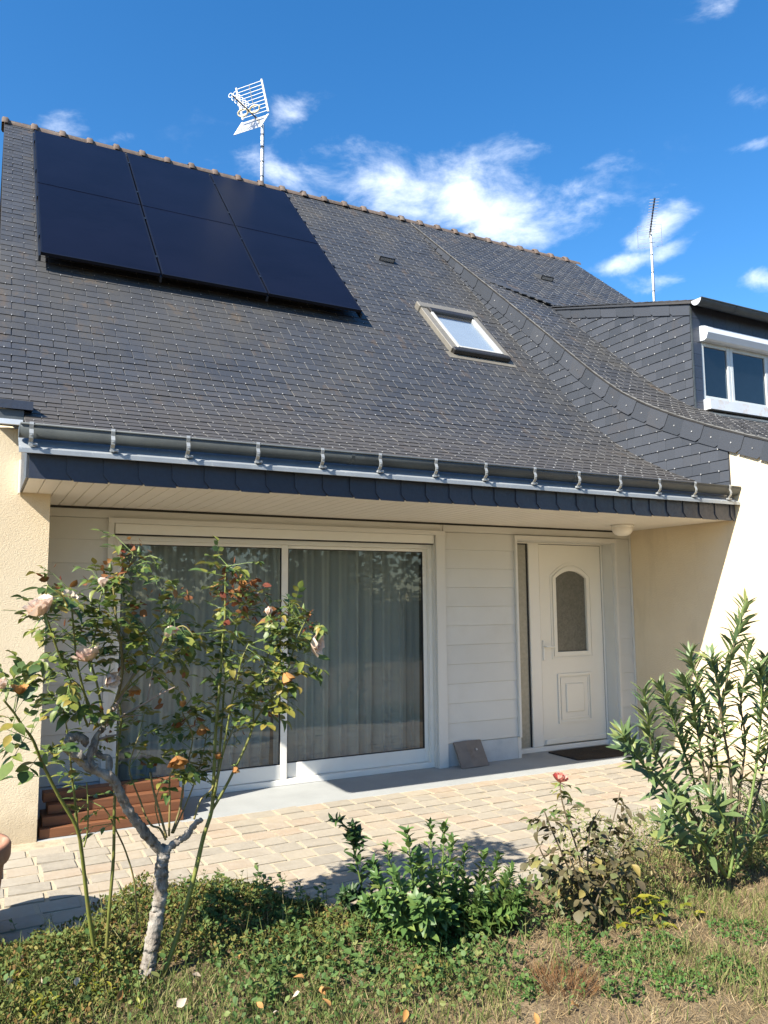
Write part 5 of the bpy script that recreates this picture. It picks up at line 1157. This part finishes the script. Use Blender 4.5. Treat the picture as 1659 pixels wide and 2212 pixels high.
for k, (px, py, rad, n, lb) in enumerate([(1370, 2085, .16, 420, 'green clover patch left of the lawn corner, below the yellow plant'), (1470, 2130, .14, 380, 'green clover patch at the bottom right of the lawn'), (1600, 2010, .16, 420, 'green clover patch at the foot of the oleander'), (1345, 2140, .10, 220, 'small clover patch below the larger one on the lawn'), (1135, 2140, .07, 160, 'tiny clover patch alone on the straw, lower middle'), (1420, 2050, .12, 260, 'clover patch just below the yellow-leaved plant'), (1570, 2100, .13, 300, 'clover patch near the right edge of the lawn'), (1280, 2070, .09, 200, 'small clover patch right of the dead tuft'), (1240, 2030, .12, 280, 'clover patch under the drying rose')]):
    tuft('clover_patch', lb, px, py, n, rad, .05, 'leaf_clover', 'clover', LEAFS['round'][0], .018)
for (px, py, s_, g_) in [(495, 2003, .050, 0), (505, 1988, .03, 0), (420, 2118, .05, 0), (408, 2178, .06, 0), (632, 2180, .05, 0), (205, 2048, .035, 0), (30, 2135, .045, 0), (85, 2142, .045, 0), (170, 2150, .05, 0), (50, 2092, .035, 0), (560, 1950, .04, 0), (140, 2150, .04, 0), (590, 2205, .04, 0), (1120, 2200, .03, 0)]:
    p = atz(px, py, -.02); b = MB()
    for _ in range(1): b.add(LEAFS['petal'][0].v, LEAFS['petal'][0].f, lmat(p+rvec()*.012+Vector((0, 0, .03)), rvec()+Vector((0, 0, .3)), rvec()+Vector((0, -.8, .8)), s_*rp(.6, .85)))
    tag(b.build('fallen_petal', 'petal_fallen', None, True), 'cream rose petal fallen on the ground cover', 'petal', 'fallen cream rose petals')
for (px, py, s_) in [(695, 2160, .06), (690, 2145, .045), (650, 2125, .05), (245, 2170, .05), (710, 2195, .06), (505, 2038, .045), (515, 2020, .04), (440, 2065, .04), (1235, 2180, .05), (1160, 2205, .05), (880, 2200, .05), (570, 2195, .05), (855, 2195, .045), (460, 2052, .035), (520, 2065, .04)]:
    p = atz(px, py, -.05); b = MB()
    for _ in range(1): b.add(LEAFS['round'][1].v, LEAFS['round'][1].f, lmat(p+rvec()*.012+Vector((0, 0, .025)), rvec()+Vector((0, 0, .2)), rvec()+Vector((0, -.6, .8)), s_*rp(.65, .95)))
    tag(b.build('fallen_leaf', 'petal_dry', None, True), 'dry orange-brown leaf lying on the grass', 'leaf', 'fallen dry leaves')

# ------------------------------------------------------------------ garden behind the viewer, seen only in the panes
def tree(name, label, x, y, h, r, n, seed):
    rr = random.Random(seed); t = thing(name, label, 'tree', (x, y, -.09))
    MB().tube([(x, y, -.1), (x+.1, y, h*.35), (x-.1, y+.1, h*.7)], [.22, .17, .06], 8).build('trunk', 'bark_tree', t, True)
    b = MB(); cl = [Vector((x+rr.gauss(0, r*.45), y+rr.gauss(0, r*.45), h*rr.uniform(.32, .95))) for _ in range(26)]
    for _ in range(n):
        c = rr.choice(cl); p = c+Vector((rr.gauss(0, 1), rr.gauss(0, 1), rr.gauss(0, .8)))*r*.24
        b.add(small.v, small.f, lmat(p, Vector((rr.uniform(-1, 1), rr.uniform(-1, 1), rr.uniform(-1, 1))), Vector((rr.uniform(-1, 1), rr.uniform(-1, 1), 1)), rr.uniform(.2, .38)))
    b.build('crown', 'leaf_tree', t)
tree('garden_tree', 'dark leafy tree mirrored in the left pane of the patio door', 3.5, -11, 7.5, 3.0, 2600, 1)
tree('garden_tree', 'broad tree mirrored at the top left of the right pane', 7.5, -13, 7.0, 3.0, 2600, 2)
tree('garden_tree', 'tree mirrored near the right edge of the patio door', 15.5, -12, 6.5, 3.2, 2600, 3)
tree('garden_tree', 'low tree mirrored in the middle of the right pane', 11.5, -14, 4.6, 3.0, 2400, 4)
hd = thing('garden_hedge', 'clipped hedge mirrored along the bottom of the patio panes', 'hedge', (9, -9, -.09)); b = MB()
for _ in range(6000): b.add(small.v, small.f, lmat((rp(-2, 22), -9+rp(-.5, .5), rp(0, 1.9)), rvec(), rvec()+Vector((0, .5, .5)), rp(.12, .24)))
b.build('foliage', 'leaf_tree', hd); MB().box(-2, 22, -9.4, -8.7, -.09, 1.6).build('core', 'bark_tree', hd)
